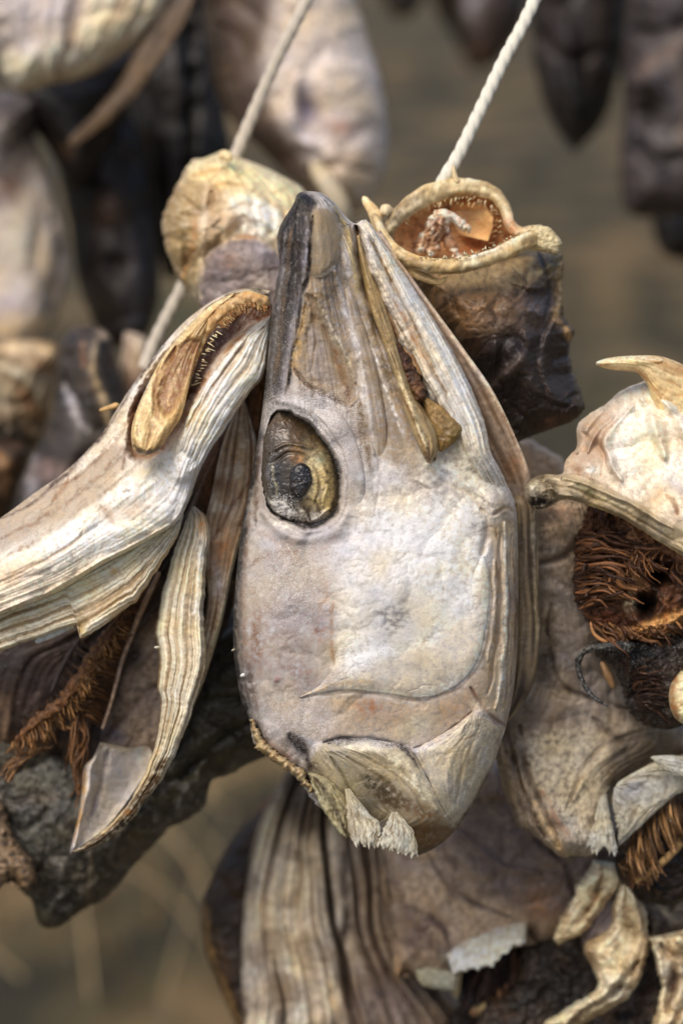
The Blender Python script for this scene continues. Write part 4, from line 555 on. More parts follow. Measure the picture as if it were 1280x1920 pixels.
# ================================================================== HEAD WITH OPEN MOUTH
def mouth_head():
    t = thing('dried_cod_head', 890, 600, 80, 'dried cod head with gaping toothed mouth and dark brown skin, hung on the white rope', 'fish head', 'dried cod heads hanging in the front bundle')
    skin = [P([(780, 520), (870, 505), (1000, 470), (1045, 470), (1050, 520), (960, 540), (860, 560), (800, 560)], (158, 132, 90), .9, 14), B(870, 590, 80, 60, 0, (142, 104, 66), .85), B(810, 560, 24, 30, 0, (166, 122, 74), .8), P([(840, 640), (1060, 620), (1080, 780), (980, 832), (900, 740)], (58, 46, 46), .95, 24),
        B(1010, 560, 34, 70, 10, (70, 58, 62), .8), B(1000, 580, 30, 18, 0, (120, 112, 124), .5, 1.3), C([(1050, 490), (1048, 560), (1040, 600), (1064, 620), (1066, 640)], 9, (196, 150, 92), .9), C([(1052, 520), (1044, 590)], 4, (226, 190, 140), .8), B(1000, 500, 40, 22, -20, (150, 136, 104), .7, 1.4), K([(960, 500), (985, 530), (970, 555)], 4, -1.5, (50, 40, 34), .8), K([(850, 545), (880, 500), (912, 506), (905, 530)], 3, -1.2, (90, 72, 46), .7),
        B(880, 520, 36, 16, -10, (150, 130, 90), .6), K([(905, 740), (950, 700), (985, 660), (980, 620)], 9, 4, (120, 100, 96), .6), K([(1040, 600), (1020, 640), (1015, 690), (1030, 740)], 6, 4, (110, 96, 94), .6), BH(1045, 690, 22, 44, 0, -7), B(1045, 690, 18, 40, 0, (84, 70, 68), .6), C([(1066, 645), (1070, 690), (1092, 745), (1084, 775)], 4, (134, 118, 112), .8), B(1040, 790, 30, 12, -20, (140, 96, 70), .8), BH(960, 760, 60, 40, 30, -5), BH(1000, 585, 26, 20, 0, 5), K([(1000, 460), (1020, 500), (1030, 560), (1020, 600)], 6, -4, (40, 32, 34), .8),
        B(890, 650, 20, 16, 0, (96, 64, 44), .7), B(960, 610, 50, 12, 10, (100, 76, 60), .6), BH(880, 620, 60, 60, 0, 8), K([(830, 560), (845, 620), (870, 680)], 7, -2, (80, 56, 36), .6), H([(905, 560), (930, 620), (925, 680)], 9, 2.4), H([(960, 530), (1010, 540), (1030, 520)], 6, 3)]
    loft('skin', t, [(770, 512), (778, 530), (790, 548), (800, 572), (826, 612), (850, 650), (900, 735), (936, 786), (962, 831)], [(1042, 466), (1052, 480), (1056, 500), (1052, 542), (1056, 587), (1075, 617), (1067, 644), (1071, 685), (1094, 749), (1082, 782), (1040, 800), (1005, 815), (966, 832)], [(800, 480, 66), (1050, 480, 76), (900, 600, 72), (980, 820, 80)],
         T=34, Wd=110, back=26, step=2.1, base=(122, 94, 68), ops=skin, seed=61, rag=6, ragsc=18, mottle=[((60, 48, 44), 40, .7, .05), ((150, 124, 88), 14, .35, .3), ((40, 34, 36), 10, .4, .3)], rel=((5, 50), (1.2, 17), (.25, 6)), power=.6)
    # throat: a hollow bowl
    loft('throat', t, [(735, 440), (752, 472), (800, 498), (860, 498), (930, 482), (985, 452)], [(738, 420), (770, 385), (830, 358), (890, 358), (935, 385), (975, 430), (988, 448)], [(740, 440, 66), (980, 440, 70), (860, 360, 78), (860, 500, 62)], T=-26, Wd=70, shell=4, step=2.6, base=(242, 190, 132), seed=62, mat=TISSUE, mottle=[((226, 170, 110), 30, .6, .1), ((140, 70, 34), 18, .6, .2)], rel=((2, 24), (.8, 8)),
         ops=[B(890, 465, 60, 24, 0, (212, 128, 62), .8), B(790, 462, 40, 24, 0, (176, 118, 84), .7), C([(900, 400), (930, 440), (900, 480)], 6, (150, 80, 36), .6)])
    loft('tongue', t, [(765, 476), (780, 446), (796, 424), (812, 402)], [(812, 494), (822, 462), (838, 436), (838, 404)], [(770, 470, 70), (825, 400, 60)], T=5, Wd=20, shell=2, step=1.8, base=(202, 156, 120), seed=63, mat=TISSUE, rag=10, ragsc=12, mottle=[((240, 230, 216), 20, .9, .1), ((140, 84, 52), 14, .8, .2)], rel=((4, 30), (1.2, 12)), streak=[(5, 3, 2.5, (150, 94, 60), .7)])
    loft('palate_flap', t, [(800, 410), (830, 394), (860, 404), (884, 424)], [(822, 424), (846, 420), (866, 432), (880, 440)], 62, T=4, Wd=14, shell=1.6, step=1.8, base=(234, 214, 190), seed=64, mat=TISSUE, rag=8, ragsc=9, rel=((3, 20), (1, 10)), mottle=[((190, 130, 86), 12, .7, .2)])
    loft('palate_flap', t, [(822, 440), (832, 468), (852, 494)], [(842, 432), (858, 462), (876, 490)], 66, T=4, Wd=12, shell=1.6, step=1.8, base=(198, 142, 100), seed=164, mat=TISSUE, rag=8, ragsc=9, rel=((3, 20),), mottle=[((238, 224, 204), 14, .8, .2)])
    loft('palate_flap', t, [(850, 384), (846, 410), (862, 440)], [(906, 380), (924, 410), (914, 452)], [(850, 400, 84), (920, 400, 72)], T=-6, Wd=30, shell=1.6, step=2, base=(240, 178, 112), seed=165, mat=BONE, rag=3, rel=((2.5, 40),))
    uj = [(722, 446, 56), (738, 415, 54), (765, 388, 56), (800, 366, 62), (845, 353, 68), (890, 352, 70), (925, 364, 70), (946, 390, 68), (955, 420, 62), (975, 436, 58), (1000, 432, 56), (1022, 428, 58)]
    u = tube('upper_jaw', t, uj, [11, 14, 17, 19, 19, 18, 16, 14, 11, 11, 11, 8], base=(206, 180, 132), seed=65, flat=.9, mottle=[((232, 214, 178), 22, .6, .1), ((140, 110, 66), 12, .4, .25)], streak=[(3, 4, .8, (140, 104, 56), .5)], rel=((1.6, 16), (.8, 5)),
         ops=[C([p[:2] for p in uj], 4, (232, 212, 172), .6), C([(730, 420), (765, 380), (800, 358)], 5, (120, 98, 66), .7, 1), B(955, 425, 22, 20, 0, (206, 130, 66), .7), C([(800, 352), (850, 338), (900, 340)], 5, (226, 208, 176), .8, 1)], lumpy=.1)
    teeth(u, [(760, 418, 56), (772, 400, 58), (800, 386, 60), (850, 372, 62), (890, 372, 62), (922, 386, 62), (938, 412, 60), (940, 440, 58)], [(.5, .7, .1), (.2, 1, .1), (0, 1, 0), (-.3, 1, 0), (-.9, .5, 0), (-1, .2, 0)], 34, 8, 2.0, (236, 210, 160), 66)
    teeth(u, [(752, 448, 58), (762, 420, 60), (800, 392, 64), (850, 380, 68), (900, 384, 68), (930, 410, 66), (928, 452, 62)], [(.8, .5, .1), (.2, 1, .1), (0, 1, 0), (-.6, 1, 0), (-1, .2, 0)], 26, 8, 1.8, (226, 186, 126), 67)
    lj = [(700, 400, 52), (712, 432, 42), (735, 466, 34), (775, 490, 28), (830, 500, 26), (885, 493, 28), (940, 474, 32), (985, 452, 40), (1020, 440, 50), (1042, 446, 58)]
    l = tube('lower_jaw', t, lj, [10, 12, 13, 14, 15, 15, 14, 16, 15, 8], base=(212, 180, 124), seed=68, flat=1.1, mottle=[((234, 216, 176), 24, .6, .1), ((150, 122, 70), 12, .4, .3)], streak=[(4, 4, .9, (150, 116, 62), .7)], rel=((1.8, 18), (.8, 5)),
         ops=[C([(712, 440), (735, 475), (780, 500), (840, 508)], 6, (128, 102, 60), .7, .8), C([(880, 482), (940, 462), (990, 436)], 5, (236, 222, 194), .9, .6), C([(900, 510), (950, 494), (1000, 470)], 6, (226, 190, 120), .8)], lumpy=.15)
    teeth(l, [(790, 482, 22), (830, 486, 20), (880, 478, 22), (930, 460, 26), (970, 440, 32)], [(0, -1, 0)], 30, 5, 2.4, (232, 212, 170), 69)
    tube('jaw_bone', t, [(706, 426, 50), (735, 472, 38), (776, 510, 32), (820, 528, 30), (838, 520, 30)], [8, 10, 10, 9, 4], base=(220, 184, 122), seed=70, flat=.8, streak=[(3, 3, .6, (160, 120, 60), .6)])
    tube('jaw_knob', t, [(680, 368, 62), (688, 380, 60), (700, 398, 56), (712, 420, 52)], [6, 9, 12, 14], base=(222, 186, 130), seed=71, ops=[B(682, 372, 8, 8, 0, (240, 222, 186), .8)], lumpy=.2)
    tube('jaw_knob', t, [(712, 402, 52), (724, 394, 52), (738, 396, 54)], [10, 12, 9], base=(222, 196, 152), seed=72, lumpy=.2)
    loft('ragged_lip', t, [(1000, 422), (985, 440), (975, 462)], [(1030, 425), (1046, 440), (1052, 462), (1040, 478)], 48, T=6, Wd=16, step=1.9, base=(214, 194, 150), seed=73, mat=TISSUE, rag=8, ragsc=5, rel=((2, 7), (.8, 3)), mottle=[((130, 110, 70), 8, .5, .2)])
    tube('spine_point', t, [(858, 346, 66), (852, 330, 66), (849, 308, 66)], [8, 5, 1.5], base=(214, 190, 150), nr=10)
mouth_head()

# ================================================================== ROUND HEAD UPPER LEFT
def round_head():
    t = thing('dried_cod_head', 430, 430, 160, 'rounded cream dried cod head hanging from the thin rope just left of the pointed snout', 'fish head', 'dried cod heads hanging in the front bundle')
    ops = [P([(355, 305), (410, 288), (480, 308), (570, 355), (540, 400), (470, 372), (400, 345), (358, 338)], (232, 210, 164), .9, 9), C([(360, 330), (395, 322), (420, 318)], 7, (196, 152, 78), .8), K([(400, 345), (460, 350), (520, 385), (550, 420)], 5, -2, (196, 160, 108), .7), P([(430, 370), (480, 372), (520, 395), (530, 440), (500, 450), (450, 440), (440, 400)], (236, 222, 206), .8, 9),
        P([(305, 400), (340, 345), (380, 350), (370, 420), (372, 500), (352, 550), (325, 500)], (176, 146, 98), .8, 10, 1), K([(345, 370), (385, 400), (400, 360)], 7, -3, (150, 112, 66), .6), C([(340, 520), (360, 470), (370, 400)], 6, (200, 140, 80), .7), B(425, 412, 30, 20, 0, (206, 172, 134), .8), H([(395, 420), (430, 388), (465, 402), (480, 440)], 6, 4), K([(365, 470), (330, 520)], 8, -3, (140, 110, 76), .6), H([(312, 430), (330, 500), (352, 545)], 6, 4), K([(345, 440), (350, 500)], 7, -3, (156, 122, 80), .6)]
    loft('skin', t, [(412, 285), (382, 296), (357, 303), (335, 343), (308, 395), (305, 430), (314, 470), (330, 512), (352, 548), (372, 572)], [(416, 285), (440, 292), (480, 307), (530, 330), (570, 357), (604, 420), (600, 520), (560, 590), (450, 620), (380, 590)], 168, T=52, Wd=120, step=2.6, base=(224, 200, 164), ops=ops, seed=81, mat=BONE, mottle=[((170, 138, 96), 36, .6, .1), ((232, 214, 186), 20, .5, .2)], rel=((9, 60), (1.5, 20)), rag=4, ragsc=14, streak=[(7, 1.2, 3, (170, 134, 90), .6)])
    loft('gill_cover', t, [(392, 470), (374, 500), (372, 550), (378, 600)], [(430, 443), (467, 437), (505, 457), (530, 490), (560, 540), (560, 600)], [(430, 440, 118), (520, 500, 112), (400, 560, 122)], T=14, Wd=60, back=5, step=2.6, base=(150, 132, 130), seed=82, mottle=[((110, 94, 92), 40, .7, 0), ((184, 172, 170), 30, .5, .2)], ops=[C([(374, 560), (375, 500), (394, 468), (430, 445), (467, 440), (505, 458), (530, 490)], 7, (206, 180, 150), .8), C([(440, 440), (480, 445)], 5, (180, 130, 80), .7), B(430, 490, 22, 16, 0, (166, 124, 100), .5)], rel=((2.4, 40), (1, 12)))
    tube('bone_point', t, [(410, 300, 128), (420, 290, 128), (436, 300, 126)], [8, 10, 8], base=(222, 196, 146))
round_head()

# ================================================================== RIGHT HEAD WITH SPLIT SKULL
def right_head():
    t = thing('dried_cod_head', 1180, 950, 50, 'cream dried cod head at the right edge, split over a brown hollow with two holes', 'fish head', 'dried cod heads hanging in the front bundle')
    ops = [B(1140, 780, 60, 40, -40, (222, 208, 192), .8), P([(1130, 770), (1170, 760), (1140, 830), (1110, 880), (1070, 880), (1085, 800)], (196, 166, 140), .8, 10, 1), P([(1150, 790), (1190, 750), (1230, 760), (1230, 820), (1260, 880), (1290, 900), (1290, 960), (1200, 940), (1150, 880), (1132, 830)], (226, 210, 192), .85, 8), H([(1185, 760), (1150, 800), (1134, 830), (1145, 870), (1165, 900)], 8, 7), K([(1178, 765), (1144, 800), (1127, 832), (1135, 872)], 4, -2, (180, 138, 104), .7),
        P([(1230, 820), (1290, 780), (1340, 800), (1340, 930), (1280, 930), (1240, 880)], (176, 160, 156), .8, 14, 1), B(1255, 870, 22, 34, -30, (214, 208, 214), .7, 1.5), C([(1220, 760), (1225, 810), (1250, 860), (1280, 890)], 5, (236, 228, 214), .9), H([(1200, 745), (1225, 790), (1245, 860)], 10, 8), B(1225, 735, 60, 16, 0, (236, 224, 204), .9), K([(1230, 760), (1270, 775), (1290, 740)], 8, -4, (190, 164, 132), .6), H([(1240, 750), (1275, 790), (1300, 850)], 11, 9), K([(1250, 930), (1262, 940), (1270, 965)], 5, -2, (160, 114, 78), .8), B(1230, 930, 26, 14, -30, (206, 170, 130), .7), B(1110, 830, 14, 26, 20, (176, 140, 116), .7), K([(1090, 810), (1130, 850), (1128, 890)], 7, -3, (186, 150, 120), .6), H([(1080, 850), (1100, 800), (1130, 768)], 7, 5), H([(1100, 850), (1120, 810), (1150, 780)], 6, 5), BH(1100, 870, 20, 14, 0, 3), B(1110, 880, 16, 8, 0, (238, 232, 228), .8), B(1080, 880, 14, 10, 0, (160, 120, 90), .7), C([(1056, 890), (1090, 892), (1130, 910), (1190, 945), (1290, 1010)], 4, (150, 106, 70), .6),
        # jaw bar
        P([(984, 906), (1019, 888), (1070, 890), (1150, 920), (1230, 965), (1340, 1030), (1340, 1080), (1270, 1040), (1200, 1000), (1120, 958), (1060, 935), (1000, 955)], (182, 162, 130), .9, 5), P([(1150, 770), (1230, 740), (1340, 740), (1340, 900), (1250, 900), (1160, 860)], (232, 218, 200), .6, 14), C([(1010, 895), (1070, 905), (1140, 935), (1220, 985), (1300, 1035)], 3, (224, 206, 170), .9), K([(1020, 905), (1080, 920), (1160, 955), (1240, 1000), (1300, 1040)], 4, -1.4, (140, 112, 74), .8), H([(1030, 893), (1090, 905), (1170, 940), (1260, 990)], 5, 3.5), C([(1060, 934), (1120, 955), (1200, 997), (1280, 1042)], 3.5, (230, 206, 150), .95),
        P([(980, 905), (1010, 890), (1036, 905), (1044, 930), (1025, 958), (995, 955)], (122, 104, 78), .9, 7, 1), B(1010, 940, 22, 13, 0, (50, 44, 42), .95, .6), B(1000, 912, 12, 10, 0, (196, 186, 160), .8, 1.2), BH(1010, 905, 20, 12, 0, 4), H([(1020, 900), (1045, 925), (1070, 932)], 5, 3), BH(1015, 940, 6, 6, 0, -4), BH(1000, 946, 4, 8, 0, -4), C([(1078, 905), (1110, 925), (1160, 950)], 6, (160, 150, 110), .7, 1)]
    loft('cheek', t, [(984, 915), (985, 928), (992, 945), (1003, 953), (1025, 952), (1050, 940), (1070, 937), (1119, 953), (1172, 975), (1212, 1000), (1250, 1026), (1290, 1050), (1345, 1085)], [(984, 912), (998, 896), (1020, 890), (1053, 887), (1060, 862), (1080, 838), (1081, 798), (1105, 775), (1130, 760), (1160, 736), (1200, 718), (1240, 706), (1290, 700), (1345, 700)], [(990, 920, 26), (1100, 850, 36), (1280, 700, 52), (1280, 1040, 18), (1345, 880, 20)],
         T=13, Wd=70, back=3, step=1.9, base=(218, 198, 174), ops=ops, seed=91, rag=3, ragsc=22, mottle=[((190, 160, 130), 30, .5, .15)], rel=((5, 75), (.6, 22)))
    h = [(1116, 681, 40), (1135, 686, 38), (1160, 684, 38), (1195, 686, 40), (1225, 692, 42), (1260, 702, 42), (1300, 716, 40)]
    loft('hook_bone', t, [(1116, 684), (1135, 691), (1160, 695), (1190, 698), (1200, 706), (1212, 722), (1222, 752), (1250, 790), (1310, 810)], [(1117, 678), (1140, 671), (1180, 667), (1230, 667), (1260, 675), (1285, 686), (1310, 695)], [(1116, 680, 30), (1300, 700, 36)], T=9, Wd=16, back=6, step=1.8, base=(226, 194, 140), seed=92, mat=BONE, streak=[(5, 2, .8, (186, 132, 66), .7)], ops=[C([(1160, 694), (1196, 700), (1212, 716)], 5, (190, 128, 62), .9), C([(1120, 680), (1170, 672), (1240, 675)], 4, (240, 220, 180), .9), B(1119, 683, 6, 6, 0, (240, 230, 214), .9), H([(1120, 680), (1170, 674), (1240, 680)], 5, 2)])
    mus = [B(1120, 1010, 40, 50, 0, (110, 70, 44), .9), B(1210, 990, 50, 20, 20, (176, 118, 74), .8), P([(1165, 1000), (1200, 985), (1290, 1020), (1290, 1060), (1230, 1040), (1180, 1030)], (172, 116, 74), .8, 10), BH(1234, 1072, 22, 24, 0, -26), B(1234, 1072, 24, 24, 0, (36, 22, 16), 1), BH(1209, 1134, 16, 18, 0, -22), B(1209, 1134, 18, 16, 0, (30, 18, 14), 1), H([(1195, 1060), (1215, 1040), (1245, 1036), (1268, 1056), (1266, 1090), (1240, 1104), (1210, 1096)], 9, 6), C([(1195, 1060), (1215, 1042), (1245, 1040), (1268, 1060), (1266, 1090)], 7, (160, 92, 50), .8), B(1190, 1080, 18, 22, 0, (190, 150, 104), .7, 1.2), B(1182, 1130, 12, 16, 0, (214, 196, 160), .7, 1.2), H([(1180, 1110), (1220, 1106), (1240, 1130), (1220, 1160)], 8, 5),
        B(1110, 1070, 34, 30, 0, (66, 42, 34), .9), P([(1165, 1195), (1200, 1170), (1250, 1150), (1290, 1140), (1290, 1170), (1230, 1198)], (206, 150, 84), .9, 7), H([(1170, 1190), (1220, 1180), (1275, 1155)], 9, 6), B(1140, 1160, 34, 20, 0, (120, 66, 38), .8)]
    m = loft('dried_muscle', t, [(1103, 945), (1084, 990), (1076, 1040), (1075, 1110), (1088, 1145), (1120, 1186), (1166, 1200), (1212, 1204)], [(1200, 940), (1340, 1020), (1345, 1060), (1345, 1110), (1340, 1160), (1290, 1175), (1250, 1192), (1214, 1204)], [(1090, 1050, 66), (1280, 1080, 56), (1180, 960, 62), (1180, 1200, 64)], T=16, Wd=40, step=2, base=(120, 74, 46), seed=93, mat=TISSUE, ops=mus, streak=[(14, 4, 3.2, (50, 34, 28), .8)], mottle=[((70, 42, 32), 26, .7, .05), ((176, 112, 62), 14, .6, .2)], rel=((4, 22), (1.8, 8), (.6, 3)), rag=6)
    strands('muscle_fibres', m, [(1084, 1000, 52), (1080, 1060, 50), (1080, 1110, 50), (1100, 1150, 50)], [(1190, 1020, 44), (1180, 1060, 40), (1176, 1100, 40), (1166, 1146, 42)], 56, r=2.5, base=(70, 46, 34), alt=(176, 118, 74), seed=94, bow=(0, -12, -6), jit=12, zj=6, extra=3, flat=.7)
    strands('muscle_fibres', m, [(1140, 1090, 44), (1180, 1040, 42), (1230, 1028, 40), (1276, 1050, 40)], [(1170, 1130, 40), (1198, 1100, 38), (1222, 1078, 40), (1290, 1096, 40)], 46, r=2.2, base=(84, 52, 36), alt=(196, 136, 84), seed=95, bow=(-16, 0, -4), jit=12, zj=5, extra=2, flat=.7)
    strands('muscle_fibres', m, [(1100, 1168, 52), (1140, 1172, 46), (1200, 1178, 42), (1270, 1158, 42)], [(1150, 1206, 54), (1190, 1204, 48), (1230, 1200, 46), (1290, 1180, 46)], 50, r=2.3, base=(96, 60, 38), alt=(180, 128, 80), seed=96, bow=(4, 6, -5), jit=12, zj=5, extra=2, flat=.7)
    strands('muscle_fibres', m, [(1110, 960, 60), (1130, 990, 56), (1150, 1020, 50)], [(1160, 1000, 48), (1230, 1010, 46), (1280, 1030, 46)], 44, r=2.4, base=(64, 44, 34), alt=(136, 92, 62), seed=97, bow=(0, 6, -4), jit=12, zj=5, extra=3)
    sh = loft('dark_skin', t, [(1096, 1205), (1120, 1230), (1150, 1250), (1165, 1290), (1180, 1335), (1215, 1362), (1250, 1368)], [(1160, 1195), (1240, 1195), (1340, 1160), (1345, 1240), (1345, 1320), (1300, 1350), (1256, 1368)], [(1120, 1210, 66), (1300, 1200, 60), (1230, 1360, 74)], T=14, Wd=36, step=2.2, base=(70, 62, 58), seed=98, rag=8, mottle=[((34, 30, 32), 22, .8, 0), ((140, 128, 118), 9, .5, .25), ((104, 66, 48), 30, .5, .2)], rel=((5, 26), (2.2, 9), (.8, 4)), mat=TISSUE, pw=.12,
        ops=[B(1200, 1290, 24, 34, 0, (34, 22, 20), .9), BH(1200, 1290, 24, 34, 0, -10), B(1200, 1225, 50, 10, 10, (50, 52, 56), .9), K([(1290, 1200), (1268, 1260), (1270, 1320)], 8, 5, (70, 46, 36), .8), B(1246, 1260, 18, 30, 0, (96, 80, 74), .8, 1)])
    strands('gill_filaments', sh, [(1180, 1260, 58), (1190, 1300, 58), (1200, 1340, 60)], [(1240, 1250, 54), (1250, 1300, 54), (1250, 1355, 56)], 60, r=1.3, base=(50, 34, 28), alt=(112, 80, 60), clump=8, seed=99, bow=(0, -8, -6), jit=8)
    tube('jaw_stub', t, [(1126, 1240, 60), (1138, 1265, 58), (1150, 1292, 60)], [5, 8, 5], base=(170, 128, 84), nr=12)
    tube('barbel', t, [(1190, 1212, 44), (1150, 1212, 42), (1112, 1215, 42), (1090, 1226, 44), (1083, 1246, 46), (1088, 1272, 46), (1104, 1298, 44), (1122, 1314, 42), (1139, 1325, 42)], [13, 11, 7.5, 6.5, 6, 5, 4.5, 3.5, 1.5], base=(58, 56, 56), mat=TISSUE, mottle=[((150, 148, 144), 6, .6, .2)], pw=.12, rel=((.8, 6),), seed=100, lumpy=.3)
    loft('skull_bone', t, [(1275, 1258), (1256, 1285), (1254, 1320), (1268, 1350), (1310, 1370)], [(1290, 1255), (1340, 1250), (1345, 1300), (1345, 1350), (1315, 1370)], 44, T=14, Wd=26, step=2.2, base=(226, 210, 168), seed=101, mat=BONE, mottle=[((190, 150, 96), 16, .6, .1)], rel=((2, 16), (.8, 6)), ops=[C([(1268, 1262), (1258, 1300), (1270, 1350)], 6, (190, 120, 60), .8)])
right_head()

# ================================================================== HEAD BEHIND, RIGHT OF CENTRE
def behind_right():
    t = thing('dried_cod_head', 1100, 1300, 100, 'grey-brown dried cod head below the split one, ending in glassy white shards', 'fish head', 'dried cod heads hanging in the front bundle')
    ops = [P([(1010, 940), (1100, 940), (1120, 1000), (1080, 1060), (1020, 1080), (1000, 1010)], (186, 162, 140), .8, 20, 1), B(1050, 960, 30, 20, 0, (206, 160, 124), .7), B(1030, 930, 16, 18, 0, (220, 190, 160), .7), B(1030, 970, 26, 12, 0, (70, 66, 76), .6), K([(1010, 1060), (1060, 1040), (1090, 1000)], 8, -5, (110, 84, 64), .7), B(1055, 1130, 24, 60, 5, (176, 160, 152), .7), B(1030, 1230, 16, 60, 5, (80, 64, 56), .7), P([(1040, 1120), (1090, 1110), (1120, 1180), (1170, 1250), (1200, 1330), (1130, 1320), (1070, 1280), (1035, 1200)], (152, 138, 132), .8, 12), K([(1030, 1130), (1026, 1200), (1050, 1280), (1110, 1310), (1180, 1330)], 5, -2.4, (78, 60, 50), .8), B(1000, 1340, 40, 30, 0, (130, 100, 76), .7), P([(990, 1380), (1100, 1370), (1160, 1420), (1130, 1500), (1060, 1540), (1000, 1480)], (196, 180, 154), .85, 20, 1),
        K([(1060, 1520), (1090, 1440), (1140, 1395), (1200, 1370), (1240, 1360)], 5, -2.5, (104, 82, 62), .7), H([(1070, 1500), (1110, 1440), (1170, 1400)], 10, 3), P([(1160, 1380), (1250, 1370), (1260, 1410), (1200, 1430), (1150, 1490), (1130, 1440)], (124, 106, 86), .8, 12), K([(950, 1370), (965, 1440), (990, 1500), (1020, 1570)], 5, -3, (100, 70, 48), .8), K([(975, 1360), (985, 1440), (1020, 1520), (1050, 1590)], 6, -3.5, (92, 62, 42), .8), C([(935, 1380), (960, 1480), (985, 1550)], 5, (190, 166, 136), .8), C([(1000, 1500), (1030, 1560), (1055, 1600)], 8, (206, 174, 130), .9), H([(962, 1390), (980, 1470), (1010, 1550)], 6, 3), C([(1015, 1480), (1045, 1540), (1080, 1580)], 6, (170, 108, 66), .7), B(1085, 1560, 24, 30, 0, (206, 196, 180), .8), B(1033, 1485, 3, 3, 0, (40, 34, 30), .9), K([(1110, 1345), (1160, 1385), (1220, 1375)], 6, -2.5, (90, 74, 66), .7), BH(1100, 1200, 60, 80, 0, 5)]
    loft('skin', t, [(1000, 905), (1004, 960), (1008, 1050), (1002, 1160), (990, 1250), (960, 1300), (938, 1345), (928, 1400), (935, 1450), (952, 1505), (970, 1545), (990, 1560), (1012, 1578), (1050, 1606), (1075, 1606)], [(1120, 905), (1140, 960), (1170, 1050), (1200, 1150), (1260, 1250), (1310, 1340), (1310, 1400), (1260, 1420), (1215, 1432), (1170, 1462), (1146, 1490), (1140, 1540), (1132, 1580), (1110, 1603), (1080, 1606)], [(1040, 930, 74), (1000, 1300, 104), (1250, 1300, 112), (1050, 1580, 90)],
         T=20, Wd=60, back=16, step=2.2, base=(176, 156, 136), ops=ops, seed=111, rag=4, ragv=(.8, 1), mottle=[((110, 92, 80), 50, .6, .05), ((186, 172, 158), 22, .45, .2), ((92, 74, 60), 12, .3, .3)], rel=((4, 60), (.8, 18), (.2, 6)), streak=[(20, 2.4, .7, (96, 72, 54), .35)])
    def film(Lp, Rp, z, s, base=(208, 205, 196), ops=()):
        loft('gill_membrane', t, Lp, Rp, z, T=2, Wd=20, shell=.7, step=1.9, base=base, seed=s, mat=FILM, rag=5, ragv=(.4, 1), ragsc=8, fray=18, streak=[(10, 3, .8, (170, 158, 140), .7)], rel=((1.2, 20), (.3, 6)), ops=ops)
    film([(1124, 1490), (1110, 1545), (1096, 1594)], [(1136, 1490), (1146, 1545), (1158, 1598)], [(1130, 1492, 84), (1098, 1594, 68), (1156, 1596, 66), (1130, 1550, 68)], 112)
    film([(1150, 1478), (1148, 1510), (1156, 1550), (1160, 1580)], [(1158, 1466), (1185, 1450), (1240, 1425), (1320, 1415), (1330, 1460), (1270, 1488), (1210, 1540), (1166, 1578)], [(1155, 1500, 74), (1300, 1430, 70)], 113, (206, 202, 194), [B(1185, 1480, 26, 14, -20, (172, 172, 188), .7), B(1240, 1500, 30, 14, -30, (206, 194, 170), .7), C([(1160, 1470), (1220, 1432), (1300, 1420)], 8, (226, 220, 206), .9)])
    film([(1218, 1420), (1236, 1437), (1258, 1450), (1310, 1475)], [(1224, 1417), (1250, 1416), (1280, 1417), (1330, 1420)], 60, 114, (214, 212, 206))
    t2 = tube('gill_arch', t, [(1320, 1470, 90), (1300, 1540, 88), (1262, 1595, 86), (1225, 1630, 86), (1190, 1655, 86)], [8, 9, 8, 7, 4], base=(196, 152, 90), mat=TISSUE, seed=115)
    strands('gill_filaments', t2, [(1300, 1480, 88), (1270, 1490, 88), (1235, 1510, 88), (1200, 1545, 90), (1180, 1580, 92)], [(1300, 1550, 78), (1275, 1585, 78), (1240, 1610, 78), (1215, 1635, 80), (1190, 1650, 82)], 80, r=1.8, base=(92, 64, 38), alt=(190, 144, 92), seed=116, bow=(-4, 0, -6), jit=4, clump=20)
    strands('gill_filaments', t2, [(1220, 1560, 92), (1190, 1590, 92), (1160, 1620, 94)], [(1240, 1640, 80), (1210, 1655, 82), (1180, 1660, 84)], 50, r=2.2, base=(100, 68, 42), alt=(184, 140, 92), seed=117, jit=7, clump=8)
    loft('dark_tissue', t, [(1180, 1480), (1150, 1580), (1160, 1650), (1200, 1690)], [(1340, 1450), (1345, 1550), (1340, 1650), (1260, 1700)], 112, T=10, Wd=40, step=3, base=(56, 40, 32), seed=118, mat=TISSUE, mottle=[((30, 26, 26), 30, .7, 0), ((110, 80, 54), 16, .5, .2)], rel=((4, 24), (1.4, 8)))
behind_right()

